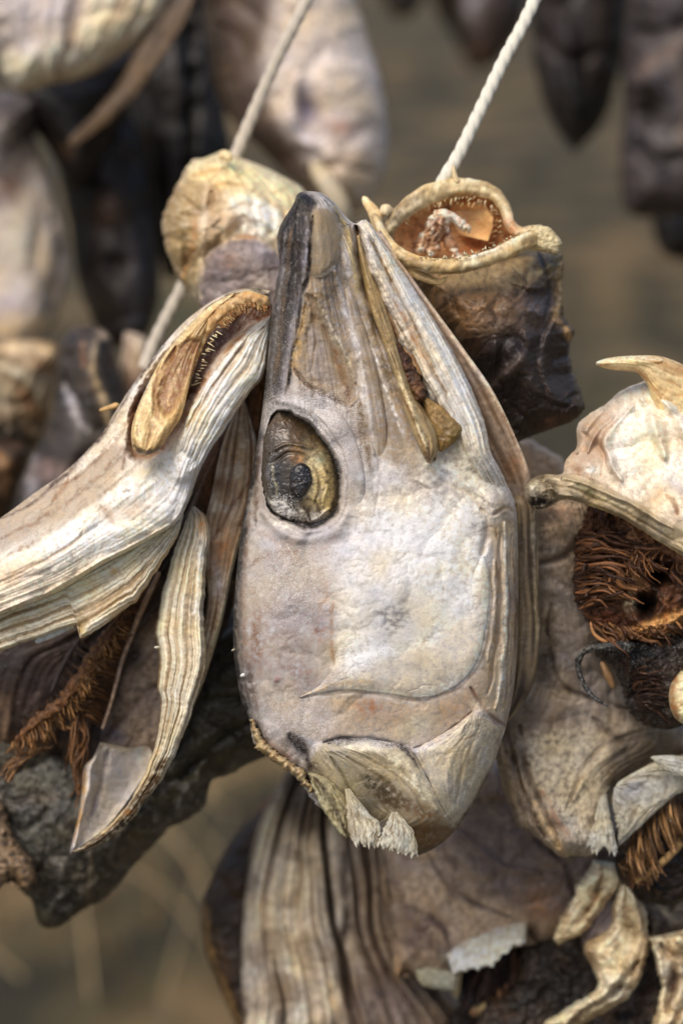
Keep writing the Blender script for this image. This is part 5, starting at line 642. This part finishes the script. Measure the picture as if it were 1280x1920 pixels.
# ================================================================== GREY HEAD BELOW LEFT
def grey_head():
    t = thing('dried_cod_head', 230, 1480, 150, 'dark grey-green wrinkled dried fish head low at the left, behind the striped flap', 'fish head', 'dried cod heads hanging in the front bundle')
    ops = [B(110, 1470, 80, 40, 0, (124, 120, 108), .8, 1), B(60, 1560, 50, 40, 0, (112, 110, 104), .7, 1.2), P([(330, 1250), (520, 1160), (520, 1400), (420, 1440), (330, 1480), (300, 1400)], (62, 56, 42), .85, 30), C([(300, 1520), (380, 1440), (460, 1400), (520, 1380)], 12, (86, 78, 56), .8, 1), K([(340, 1460), (400, 1400), (500, 1340)], 10, -5, (40, 36, 30), .7), K([(330, 1540), (350, 1480), (400, 1450)], 9, 6, (96, 92, 86), .7), C([(130, 1730), (220, 1670), (300, 1590), (340, 1540)], 8, (110, 104, 100), .7, 1), K([(170, 1600), (172, 1660), (165, 1700)], 8, 5, (120, 106, 84), .6), B(80, 1720, 26, 16, 0, (84, 76, 50), .7), B(40, 1500, 40, 10, -20, (60, 44, 40), .7), B(90, 1495, 30, 6, -10, (150, 136, 124), .7, 1), BH(150, 1560, 70, 60, 0, 10), B(240, 1590, 50, 26, -40, (96, 80, 60), .7, 1)]
    loft('skin', t, [(-70, 1330), (60, 1290), (200, 1230), (330, 1180), (430, 1140), (530, 1120)], [(-70, 1500), (-20, 1590), (20, 1650), (60, 1690), (72, 1730), (100, 1740), (128, 1728), (160, 1702), (205, 1678), (262, 1612), (312, 1558), (338, 1544), (382, 1512), (396, 1466), (428, 1452), (490, 1424), (530, 1405)], [(0, 1450, 150), (500, 1250, 140), (100, 1700, 160)], T=30, Wd=80, step=2.8, base=(92, 84, 72), ops=ops, seed=121, rag=5, ragsc=18,
         mottle=[((52, 48, 44), 40, .8, 0), ((136, 130, 118), 16, .6, .15), ((40, 34, 32), 10, .5, .2)], rel=((6, 50), (1.6, 15), (.35, 6)), veins=((22, (44, 38, 34), .5, .8),))
    t = thing('dried_fish_scrap', 20, 1600, 120, 'small tan scrap with dark pits at the left edge, below the gill combs', 'fish scrap')
    loft('skin', t, [(-60, 1480), (-70, 1600), (-40, 1700)], [(0, 1495), (18, 1540), (30, 1570), (62, 1615), (68, 1650), (50, 1670), (20, 1650), (-30, 1702)], 118, T=12, Wd=30, step=2.6, base=(150, 124, 98), seed=122, rag=6, mottle=[((60, 44, 40), 12, .8, .2)], rel=((3, 14), (1, 5)), ops=[B(44, 1634, 6, 5, 0, (44, 32, 28), 1), B(20, 1640, 6, 5, 0, (44, 32, 28), 1), B(10, 1580, 8, 6, 0, (50, 36, 32), .9)])
grey_head()

# ================================================================== LOWER HEADS
def lower_heads():
    t = thing('dried_cod_head', 580, 1750, 230, 'brown dried cod head at the bottom centre with long pale pleats fanning down', 'fish head', 'dried cod heads hanging in the front bundle')
    loft('throat_folds', t, [(545, 1430), (500, 1510), (470, 1600), (458, 1700), (452, 1800), (455, 1900), (450, 2000)], [(720, 1430), (740, 1520), (760, 1640), (780, 1760), (860, 1880), (960, 2000)], 225, T=30, Wd=90, step=2.8, base=(222, 204, 182), seed=131, streak=[(11, .5, 15, (100, 78, 62), .85), (40, 1, 2, (110, 84, 64), .4)], mottle=[((120, 94, 78), 70, .5, .1)], rel=((4, 60), (1, 16)),
         ops=[C([(470, 1700), (462, 1800), (466, 1900)], 9, (216, 200, 184), .8), C([(600, 1520), (590, 1700), (600, 1900)], 12, (200, 184, 168), .7), P([(640, 1480), (730, 1480), (790, 1760), (960, 2000), (680, 2000), (650, 1700)], (140, 116, 100), .7, 30), K([(645, 1600), (650, 1720), (640, 1800), (660, 1900)], 9, -6, (84, 62, 50), .8), B(720, 1870, 60, 40, 0, (130, 112, 116), .6), P([(500, 1430), (720, 1430), (700, 1520), (560, 1560)], (96, 72, 54), .7, 30)])
    loft('gill_cover', t, [(560, 1430), (500, 1500), (430, 1580), (390, 1660), (378, 1710), (384, 1780), (410, 1850), (440, 1920), (460, 2000)], [(600, 1430), (560, 1520), (510, 1620), (490, 1720), (485, 1820), (490, 2000)], 250, T=18, Wd=40, step=3, base=(84, 58, 40), seed=132, mottle=[((48, 34, 28), 40, .7, 0)], rel=((4, 50), (1, 14)), ops=[C([(384, 1700), (392, 1780), (425, 1860), (455, 1940)], 7, (168, 128, 72), .8), C([(405, 1740), (430, 1840)], 6, (120, 86, 46), .7), C([(520, 1460), (480, 1520)], 14, (140, 72, 34), .8)])
    t = thing('dried_cod_head', 900, 1640, 190, 'brown-grey dried cod head below the silver one, ragged chalk-white flap on its lower edge', 'fish head', 'dried cod heads hanging in the front bundle')
    ops = [P([(740, 1600), (800, 1580), (850, 1680), (960, 1700), (990, 1740), (880, 1780), (800, 1740), (760, 1680)], (196, 168, 142), .85, 18), K([(800, 1600), (830, 1650), (880, 1690), (960, 1720)], 5, -3, (96, 76, 76), .7), K([(760, 1700), (790, 1710), (830, 1740), (845, 1780)], 6, -3, (90, 66, 66), .8), B(790, 1740, 34, 34, 0, (116, 92, 90), .8, 1), B(840, 1800, 20, 14, 0, (190, 176, 156), .7), P([(820, 1480), (1100, 1480), (1160, 1650), (1060, 1720), (960, 1690), (860, 1600)], (126, 104, 96), .8, 26, 1), B(990, 1600, 60, 30, 30, (140, 120, 116), .6, 1.3), B(1010, 1700, 30, 26, 0, (170, 124, 88), .8), B(760, 1600, 16, 40, 0, (140, 124, 126), .7), C([(722, 1600), (730, 1690), (742, 1760)], 4, (60, 44, 40), .9), C([(712, 1560), (722, 1660), (740, 1740)], 3, (176, 150, 116), .8), BH(900, 1620, 100, 70, 30, 10), K([(860, 1560), (930, 1620), (1010, 1640)], 8, 5, (130, 112, 108), .5), B(745, 1810, 12, 22, 0, (196, 160, 120), .8), K([(1000, 1570), (1060, 1620), (1080, 1690)], 7, -4, (80, 62, 58), .6)]
    loft('skin', t, [(690, 1440), (700, 1520), (704, 1590), (714, 1670), (732, 1750), (738, 1815), (745, 1838), (762, 1820), (790, 1842), (820, 1856), (848, 1858)], [(960, 1420), (1120, 1480), (1180, 1580), (1170, 1660), (1100, 1730), (1060, 1755), (1010, 1768), (985, 1745), (930, 1780), (870, 1815), (852, 1856)], [(750, 1600, 190), (1100, 1600, 176), (850, 1800, 180)], T=30, Wd=80, step=2.4, base=(174, 148, 128), ops=ops, seed=133, rag=5, ragv=(.7, 1), mottle=[((104, 82, 76), 46, .6, .05), ((176, 156, 140), 22, .4, .2)], rel=((5, 55), (1.0, 16), (.2, 6)))
    loft('gill_membrane', t, [(836, 1790), (880, 1756), (930, 1736), (990, 1722)], [(850, 1830), (895, 1816), (934, 1800), (984, 1768)], [(840, 1785, 152), (990, 1724, 160), (856, 1828, 142), (980, 1766, 138)], T=4, Wd=30, shell=1.5, step=2, base=(234, 228, 216), seed=134, mat=BONE, rag=12, ragsc=12, ragside=1, streak=[(5, 14, 1.2, (196, 182, 160), .6)], rel=((3.0, 40), (.6, 12)), mottle=[((190, 180, 160), 12, .5, .1)])
    loft('gill_membrane', t, [(780, 1818), (782, 1835), (800, 1850), (850, 1858)], [(800, 1812), (830, 1818), (858, 1828), (853, 1857)], 146, T=3, Wd=14, shell=1, step=2, base=(196, 190, 166), seed=135, mat=FILM, rag=4)
    loft('gill_cavity', t, [(860, 1790), (870, 1850), (850, 1900), (780, 1960)], [(1060, 1730), (1060, 1800), (1000, 1880), (960, 1960)], 205, T=5, Wd=30, step=3, base=(50, 36, 32), seed=136, mat=TISSUE, rel=((4, 24), (1.4, 8)), mottle=[((100, 66, 44), 24, .5, .2)])
    a = tube('gill_arch', t, [(985, 1790, 186), (960, 1840, 184), (925, 1880, 182), (880, 1900, 182)], [8, 11, 12, 9], base=(170, 120, 76), mat=TISSUE, seed=137, lumpy=.3, ops=[B(905, 1885, 14, 14, 0, (230, 204, 140), .8)])
    strands('gill_rakers', a, [(880, 1800, 192), (920, 1800, 190), (970, 1770, 188)], [(860, 1880, 180), (910, 1890, 178), (960, 1850, 178)], 20, r=5, base=(44, 34, 36), alt=(110, 78, 60), seed=138, jit=6)
    # corner heads
    t = thing('dried_cod_head', 1150, 1800, 150, 'shattered dried head in the bottom right corner, cream bones over black wrinkled tissue', 'fish head', 'dried cod heads hanging in the front bundle')
    loft('dark_tissue', t, [(980, 1770), (960, 1850), (900, 1900), (880, 2000)], [(1340, 1640), (1345, 1750), (1345, 1880), (1345, 2000)], [(1000, 1850, 172), (1300, 1700, 166), (1200, 1950, 160)], T=14, Wd=50, step=2.8, base=(84, 66, 54), seed=141, mat=TISSUE, mottle=[((32, 30, 32), 30, .85, 0), ((112, 78, 54), 40, .5, .15), ((126, 120, 112), 9, .5, .3)], rel=((7, 34), (3, 12), (1, 5)), ops=[B(1050, 1850, 60, 50, 0, (34, 32, 32), .9), B(1200, 1860, 50, 30, 0, (90, 66, 54), .8), B(1180, 1850, 26, 14, 0, (60, 52, 52), .8)], pw=.1)
    loft('gill_cover', t, [(1180, 1600), (1130, 1650), (1090, 1700), (1040, 1740)], [(1345, 1600), (1345, 1680), (1290, 1740), (1160, 1780)], 150, T=12, Wd=40, step=2.4, base=(140, 122, 110), seed=142, mottle=[((92, 76, 72), 36, .7, 0), ((186, 164, 136), 18, .5, .15)], rel=((5, 30), (1.6, 10)), ops=[B(1120, 1700, 20, 34, 0, (150, 136, 138), .7), K([(1190, 1650), (1200, 1700), (1214, 1750)], 9, -7, (40, 36, 36), .9), C([(1230, 1690), (1290, 1760)], 8, (200, 176, 140), .7)])
    def bone(Lp, Rp, z, sd, ops=()):
        loft('bone', t, Lp, Rp, z, T=9, Wd=16, back=3, step=2.2, base=(226, 208, 172), seed=sd, mat=BONE, rag=6, ragsc=14, mottle=[((176, 136, 90), 22, .5, .15), ((124, 92, 66), 14, .35, .3), ((230, 216, 188), 30, .5, .1)], rel=((9, 46), (2, 18)), streak=[(4, 2, 2.0, (160, 124, 86), .6)], ops=ops)
    bone([(1112, 1612), (1090, 1650), (1062, 1700), (1044, 1740), (1036, 1762)], [(1150, 1618), (1166, 1650), (1140, 1690), (1095, 1745), (1048, 1774)], 126, 143, [K([(1130, 1640), (1112, 1690), (1080, 1730)], 6, -6, (130, 96, 60), .8)])
    bone([(1166, 1645), (1150, 1700), (1140, 1740), (1092, 1776), (1108, 1812), (1120, 1850), (1070, 1885), (1010, 1930), (990, 1990)], [(1186, 1650), (1206, 1700), (1214, 1745), (1216, 1780), (1192, 1850), (1162, 1882), (1110, 1912), (1060, 1945), (1040, 1995)], 122, 144, [B(1185, 1745, 14, 22, 0, (120, 88, 56), .7), BH(1180, 1750, 16, 26, 0, -9), H([(1166, 1655), (1190, 1700), (1210, 1770)], 8, 8), H([(1100, 1782), (1150, 1800), (1150, 1850), (1060, 1920)], 12, 8), K([(1195, 1800), (1160, 1850), (1100, 1895), (1040, 1940)], 7, -7, (120, 84, 56), .7)])
    bone([(1214, 1758), (1226, 1800), (1238, 1850), (1225, 1910), (1190, 1995)], [(1290, 1742), (1345, 1790), (1345, 1860), (1290, 1910), (1250, 1995)], 118, 146, [K([(1240, 1770), (1262, 1830), (1250, 1900)], 9, -9, (110, 78, 56), .9), BH(1300, 1830, 20, 30, 0, -10), B(1300, 1840, 20, 26, 0, (90, 66, 52), .8), H([(1222, 1765), (1236, 1830), (1228, 1900)], 8, 8)])
    loft('gill_cover', t, [(1140, 1640), (1120, 1690), (1090, 1750), (1095, 1790)], [(1180, 1640), (1180, 1700), (1150, 1760), (1110, 1790)], 136, T=5, Wd=30, back=3, step=2.4, base=(160, 144, 144), seed=148, rel=((5, 40),), streak=[(8, 2, 2, (112, 92, 88), .7)])
    bone([(1250, 1750), (1276, 1790), (1300, 1830)], [(1300, 1740), (1345, 1770), (1345, 1830)], 122, 147)
lower_heads()

# ================================================================== ROPES
def rope(name, pts, r, label, twist=20, base=(226, 222, 206), strands_=3):
    n = int(plen(pts)/2.2); c = crv(pts, n); s = np.linspace(0, plen(pts), n); nr = 28; th = np.linspace(0, 2*np.pi, nr, endpoint=False)
    g = np.gradient(c[:, :2], axis=0); g /= np.hypot(*g.T)[:, None]; nn = np.stack([-g[:, 1], g[:, 0]], 1)
    ph = th[None]*strands_/1.0-s[:, None]/twist*2*np.pi*1.0
    rad = r*(.80+.24*np.abs(np.cos(ph/2))**.7)+.4*fbm(s[:, None]/3+0*th, ph/2, 2, 5)
    x = c[:, 0][:, None]+nn[:, 0][:, None]*rad*np.cos(th); y = c[:, 1][:, None]+nn[:, 1][:, None]*rad*np.cos(th); z = c[:, 2][:, None]-rad*np.sin(th)*.25
    V = W(x.ravel(), y.ravel(), z.ravel()); i = np.arange(n-1)[:, None]*nr; j = np.arange(nr)[None]; j2 = (j+1) % nr
    F = np.stack([(i+j).ravel(), (i+nr+j).ravel(), (i+nr+j2).ravel(), (i+j2).ravel()], 1)
    col = np.tile(lin(base), (n*nr, 1))*(1+.08*fbm(s[:, None]/20+0*th, ph, 3, 8)).ravel()[:, None]
    o = mesh_obj(name, V, F, col, np.zeros(len(V)), ROPEM, None); o['label'] = label; o['category'] = 'rope'; return o
rope('rope', [(836, 352, 72), (829, 340, 70), (860, 288, 70), (900, 205, 72), (945, 110, 76), (985, 35, 80), (1040, -90, 90), (1080, -200, 98)], 12, 'thick white twisted rope tied to the open-mouthed head, rising to the upper right', 27)
rope('rope', [(270, 690, 200), (290, 640, 200), (320, 580, 196), (350, 520, 194), (400, 400, 192), (440, 295, 184), (478, 205, 176), (520, 110, 166), (560, 30, 158), (640, -130, 150)], 11.5, 'blurred cream cord running up behind the rounded head to the upper left centre', 30, (206, 196, 180))

# ================================================================== FAR HEADS, OUT OF FOCUS
FG = 'dried cod heads hanging in the bundles behind'
def far(label, x, y, z, Lp, Rp, base, T=40, ops=(), mottle=(None,), streak=(), seed=0, Wd=90, extra=(), rag=3, step=3.6, rel=((9, 120), (1.5, 40))):
    t = thing('dried_cod_head', x, y, z, label, 'fish head', FG)
    s = loft('skin', t, Lp, Rp, z, T=T, Wd=Wd, step=step, base=base, ops=ops, seed=seed, mottle=mottle, streak=streak, rel=rel, rag=rag, ragsc=20, mat=SKIN)
    for e in extra: e(t)
    return t
far('pinkish silver dried cod head hanging blurred at the top, between the two ropes', 560, 180, 480,
    [(370, -150), (375, -60), (385, 60), (400, 160), (440, 230), (500, 290), (550, 340), (610, 395)], [(560, -160), (640, -60), (680, 40), (705, 120), (722, 200), (728, 270), (715, 340), (685, 390), (640, 400), (615, 398)], (164, 140, 120), T=60, seed=201, Wd=120,
    ops=[P([(520, -20), (640, -60), (690, 60), (730, 220), (725, 330), (680, 400), (600, 330), (540, 270), (500, 190), (490, 80)], (214, 196, 186), .95, 18), B(575, 205, 20, 40, -15, (112, 104, 140), .9), BH(575, 205, 24, 44, -15, -14), H([(560, 140), (545, 200), (560, 260), (600, 280)], 14, 8), C([(545, 170), (550, 230), (590, 270)], 9, (214, 200, 202), .8), B(640, 240, 30, 18, 0, (196, 144, 116), .8), C([(600, 300), (660, 290), (710, 280)], 8, (140, 112, 100), .6), B(670, 320, 40, 40, 0, (206, 176, 140), .7), K([(570, 320), (640, 310), (700, 320)], 8, -4, (140, 116, 110), .6), P([(370, -100), (500, -60), (490, 80), (500, 200), (560, 300), (480, 280), (420, 200), (380, 60)], (112, 92, 86), .85, 22), B(480, 40, 30, 34, 0, (96, 66, 46), .8), C([(380, 0), (410, 120), (450, 230)], 12, (150, 130, 116), .7), B(520, 300, 50, 26, 30, (112, 82, 62), .8)],
    extra=[lambda t: tube('jaw_bone', t, [(585, 300, 430), (610, 340, 420), (640, 390, 420), (650, 420, 425)], [12, 18, 18, 10], base=(196, 178, 150), flat=.8)])
far('cream and lilac gill flap of a blurred fish head in the top left corner', 130, 60, 420,
    [(-80, -140), (-60, -40), (-30, 60), (0, 100), (15, 150), (45, 170), (90, 158)], [(330, -160), (345, -60), (320, 20), (280, 70), (220, 110), (170, 140), (110, 158)], (228, 210, 186), T=50, seed=202, streak=[(10, .8, 5, (160, 128, 100), .7)],
    ops=[P([(-40, -40), (80, -60), (160, -20), (120, 60), (20, 100), (-40, 60)], (186, 172, 176), .8, 20), C([(0, 110), (80, 120), (180, 80), (300, -20)], 10, (228, 210, 180), .8), B(50, 150, 40, 14, 0, (206, 202, 190), .8)], rag=8,
    extra=[lambda t: tube('jaw_bone', t, [(365, -80, 400), (330, 20, 395), (285, 90, 395), (240, 165, 400), (185, 225, 410), (130, 270, 420)], [20, 24, 26, 22, 16, 8], base=(150, 122, 96), streak=[(4, 2, 3, (100, 76, 56), .7)], flat=.6)])
dk = [((44, 36, 34), 40, .7, 0), ((104, 86, 78), 24, .35, .3)]
far('nearly black blurred dried head directly left of the rounded cream one, in the dark stack', 330, 200, 640, [(240, -120), (230, 60), (250, 240), (280, 420), (310, 520)], [(380, -140), (400, 40), (420, 180), (430, 330), (380, 470), (330, 522)], (46, 40, 40), seed=203, mottle=dk, ops=[C([(300, -60), (320, 120), (340, 300)], 10, (88, 78, 74), .7), K([(350, -60), (360, 150), (350, 360)], 14, -18, (26, 22, 22), .8), C([(270, 240), (300, 360), (330, 460)], 9, (92, 76, 66), .6)], streak=[(7, 1, 6, (34, 30, 34), .8)])
far('dark brown dried head with reddish patches, hanging second from the left edge', 210, 430, 590, [(120, 180), (110, 300), (130, 420), (150, 540), (190, 640)], [(240, 190), (275, 300), (290, 420), (300, 540), (270, 640), (210, 655)], (66, 54, 50), seed=204, mottle=dk, ops=[B(205, 390, 26, 34, 0, (130, 96, 76), .8), B(220, 500, 20, 26, 0, (60, 44, 40), .9), BH(220, 500, 20, 26, 0, -10), C([(240, 420), (255, 520), (250, 620)], 12, (116, 104, 104), .7), B(170, 560, 20, 40, 0, (122, 110, 108), .7)])
far('dark brown shaded fish head under the cream gill flap at top left', 130, 260, 540, [(20, 120), (40, 200), (90, 280), (130, 350)], [(260, 90), (250, 180), (215, 260), (160, 352)], (46, 36, 32), seed=205, mottle=dk, ops=[B(130, 280, 16, 14, 0, (120, 86, 56), .7)])
far('pale pink-grey dried head hanging blurred at the left edge', 50, 430, 520, [(-80, 180), (-80, 330), (-80, 480), (-70, 600), (0, 680)], [(80, 170), (70, 260), (100, 350), (125, 430), (130, 510), (105, 600), (60, 660), (10, 682)], (196, 178, 164), seed=206, ops=[P([(-80, 180), (80, 170), (60, 300), (20, 380), (-80, 380)], (84, 72, 74), .9, 26), B(10, 360, 26, 26, 0, (110, 66, 52), .8), B(40, 450, 40, 50, 0, (190, 184, 176), .8), K([(100, 400), (110, 500), (80, 600)], 10, -6, (110, 90, 82), .7), C([(-10, 620), (60, 610), (100, 600)], 16, (214, 184, 140), .8), B(10, 570, 40, 16, 0, (176, 160, 170), .7), C([(70, 400), (80, 520)], 8, (200, 176, 150), .7)])
far('broken tan head with bright bony ridge, blurred at the left edge above the jaw', 40, 730, 440, [(-80, 640), (-80, 720), (-80, 800), (-60, 860), (30, 880)], [(0, 640), (60, 638), (108, 648), (112, 690), (100, 740), (90, 800), (50, 878)], (166, 138, 104), seed=207, rel=((12, 50), (4, 16)), ops=[C([(-10, 655), (50, 652), (100, 660)], 12, (226, 196, 158), .9), C([(-10, 680), (60, 720), (85, 770)], 12, (200, 184, 152), .9), H([(-10, 680), (60, 720), (85, 770)], 12, 10), C([(70, 680), (108, 695)], 8, (150, 80, 50), .9), C([(30, 720), (80, 790)], 10, (170, 112, 60), .8), B(20, 820, 60, 40, 0, (44, 36, 32), .95), B(-10, 740, 40, 26, 0, (156, 150, 134), .7)])
far('dark slender blurred head with a pale curled rim, just above the long left jaw', 170, 780, 330, [(140, 612), (112, 650), (100, 760), (70, 840), (40, 900), (20, 960)], [(150, 610), (196, 618), (216, 660), (232, 740), (250, 830), (200, 900), (120, 980)], (84, 72, 66), seed=208, mottle=dk, ops=[C([(180, 640), (178, 700), (200, 760), (210, 800)], 9, (206, 178, 140), .9), H([(180, 640), (178, 700), (200, 760), (210, 800)], 9, 8), C([(155, 640), (158, 690)], 6, (176, 118, 70), .8), B(206, 680, 10, 26, 0, (90, 56, 40), .9), C([(120, 720), (150, 790), (165, 810)], 8, (190, 180, 186), .8), C([(70, 850), (60, 900), (50, 950)], 10, (164, 158, 166), .8), B(90, 880, 30, 20, 0, (150, 122, 118), .8), C([(178, 620), (205, 632)], 8, (206, 176, 150), .8)])
far('pale blunt head end showing between the slender dark head and the thin cord', 250, 690, 380, [(235, 622), (228, 660), (222, 740), (230, 820), (250, 860)], [(250, 622), (280, 640), (290, 700), (290, 800), (280, 860)], (190, 164, 144), seed=209, T=30, Wd=30, ops=[B(250, 720, 14, 30, 0, (160, 118, 88), .7), B(262, 650, 16, 20, 0, (206, 188, 170), .8)])
far('dark brown dried head scrap at the left edge, half hidden by the long cream jaw', 10, 900, 400, [(-80, 830), (-80, 900), (-60, 1000)], [(0, 826), (50, 835), (50, 900), (20, 1000)], (96, 66, 40), seed=210, mottle=dk, ops=[C([(-10, 840), (10, 880), (10, 930)], 12, (168, 120, 66), .8)])
far('pale peach strip of dried skin peeking out behind the right side of the big head', 1010, 860, 130, [(972, 828), (980, 860), (990, 920), (1000, 960)], [(990, 822), (1030, 846), (1060, 872), (1060, 960)], (222, 190, 162), seed=211, T=6, Wd=16, step=2.5, rel=((1.2, 20),), ops=[B(1040, 890, 20, 12, 0, (190, 160, 120), .7)])
far('near-black blurred dried head at the upper right, leftmost of the dark group', 1080, 120, 800, [(960, -120), (990, 0), (1000, 120), (1030, 220), (1070, 282)], [(1180, -120), (1175, 40), (1160, 140), (1130, 230), (1080, 284)], (46, 36, 34), seed=212, mottle=dk, ops=[H([(1050, -60), (1060, 60), (1075, 200)], 14, 14), K([(1010, 60), (1060, 110), (1130, 90)], 12, -14, (30, 22, 20), .7), C([(1120, -40), (1110, 80), (1095, 180)], 10, (96, 78, 66), .7), B(1040, 60, 40, 50, 0, (70, 52, 50), .8), B(1100, 200, 50, 70, 0, (34, 28, 22), .8), C([(1000, 10), (1070, 20)], 10, (90, 74, 66), .8)])
far('mauve-grey dried head with a tapered lower tip, against the right edge at the top', 1230, 250, 740, [(1180, -60), (1165, 100), (1170, 220), (1160, 300), (1165, 380), (1190, 405)], [(1350, -60), (1350, 150), (1350, 300), (1340, 380), (1250, 405), (1200, 408)], (78, 66, 68), seed=213, mottle=[((52, 44, 46), 50, .6, 0), ((124, 110, 112), 24, .4, .2)], ops=[BH(1215, 210, 26, 32, 0, -18), H([(1185, 160), (1215, 150), (1250, 180)], 12, 10), C([(1250, 60), (1280, 200), (1270, 360)], 12, (132, 112, 100), .7), K([(1190, 260), (1230, 300), (1300, 290)], 12, -12, (50, 42, 42), .8), B(1215, 210, 24, 30, 0, (50, 44, 46), .8), C([(1190, 140), (1230, 110), (1290, 70)], 12, (140, 112, 96), .8), K([(1180, 60), (1240, 60), (1290, 40)], 12, -12, (56, 40, 38), .8)])
far('small dark head tip at the right edge, below the mauve-grey one', 1280, 430, 860, [(1225, 380), (1222, 430), (1245, 478), (1290, 490)], [(1345, 370), (1345, 480), (1300, 490)], (44, 34, 30), seed=214, mottle=dk)
far('dark reddish dried head hanging far back at the top, right of the white rope', 900, 60, 1500, [(800, -120), (810, 0), (850, 70), (880, 130)], [(1000, -120), (985, 30), (940, 110), (890, 134)], (84, 62, 54), seed=215, mottle=dk, T=80, ops=[B(885, 10, 14, 34, 10, (180, 172, 182), .9), B(900, 100, 40, 20, 0, (120, 84, 66), .8)])
far('small dark head at the very top, just right of the pinkish silver head', 760, -10, 1400, [(690, -120), (700, -60), (720, 10), (740, 34)], [(810, -120), (800, -40), (780, 20), (745, 36)], (74, 58, 48), seed=216, mottle=dk, T=60)
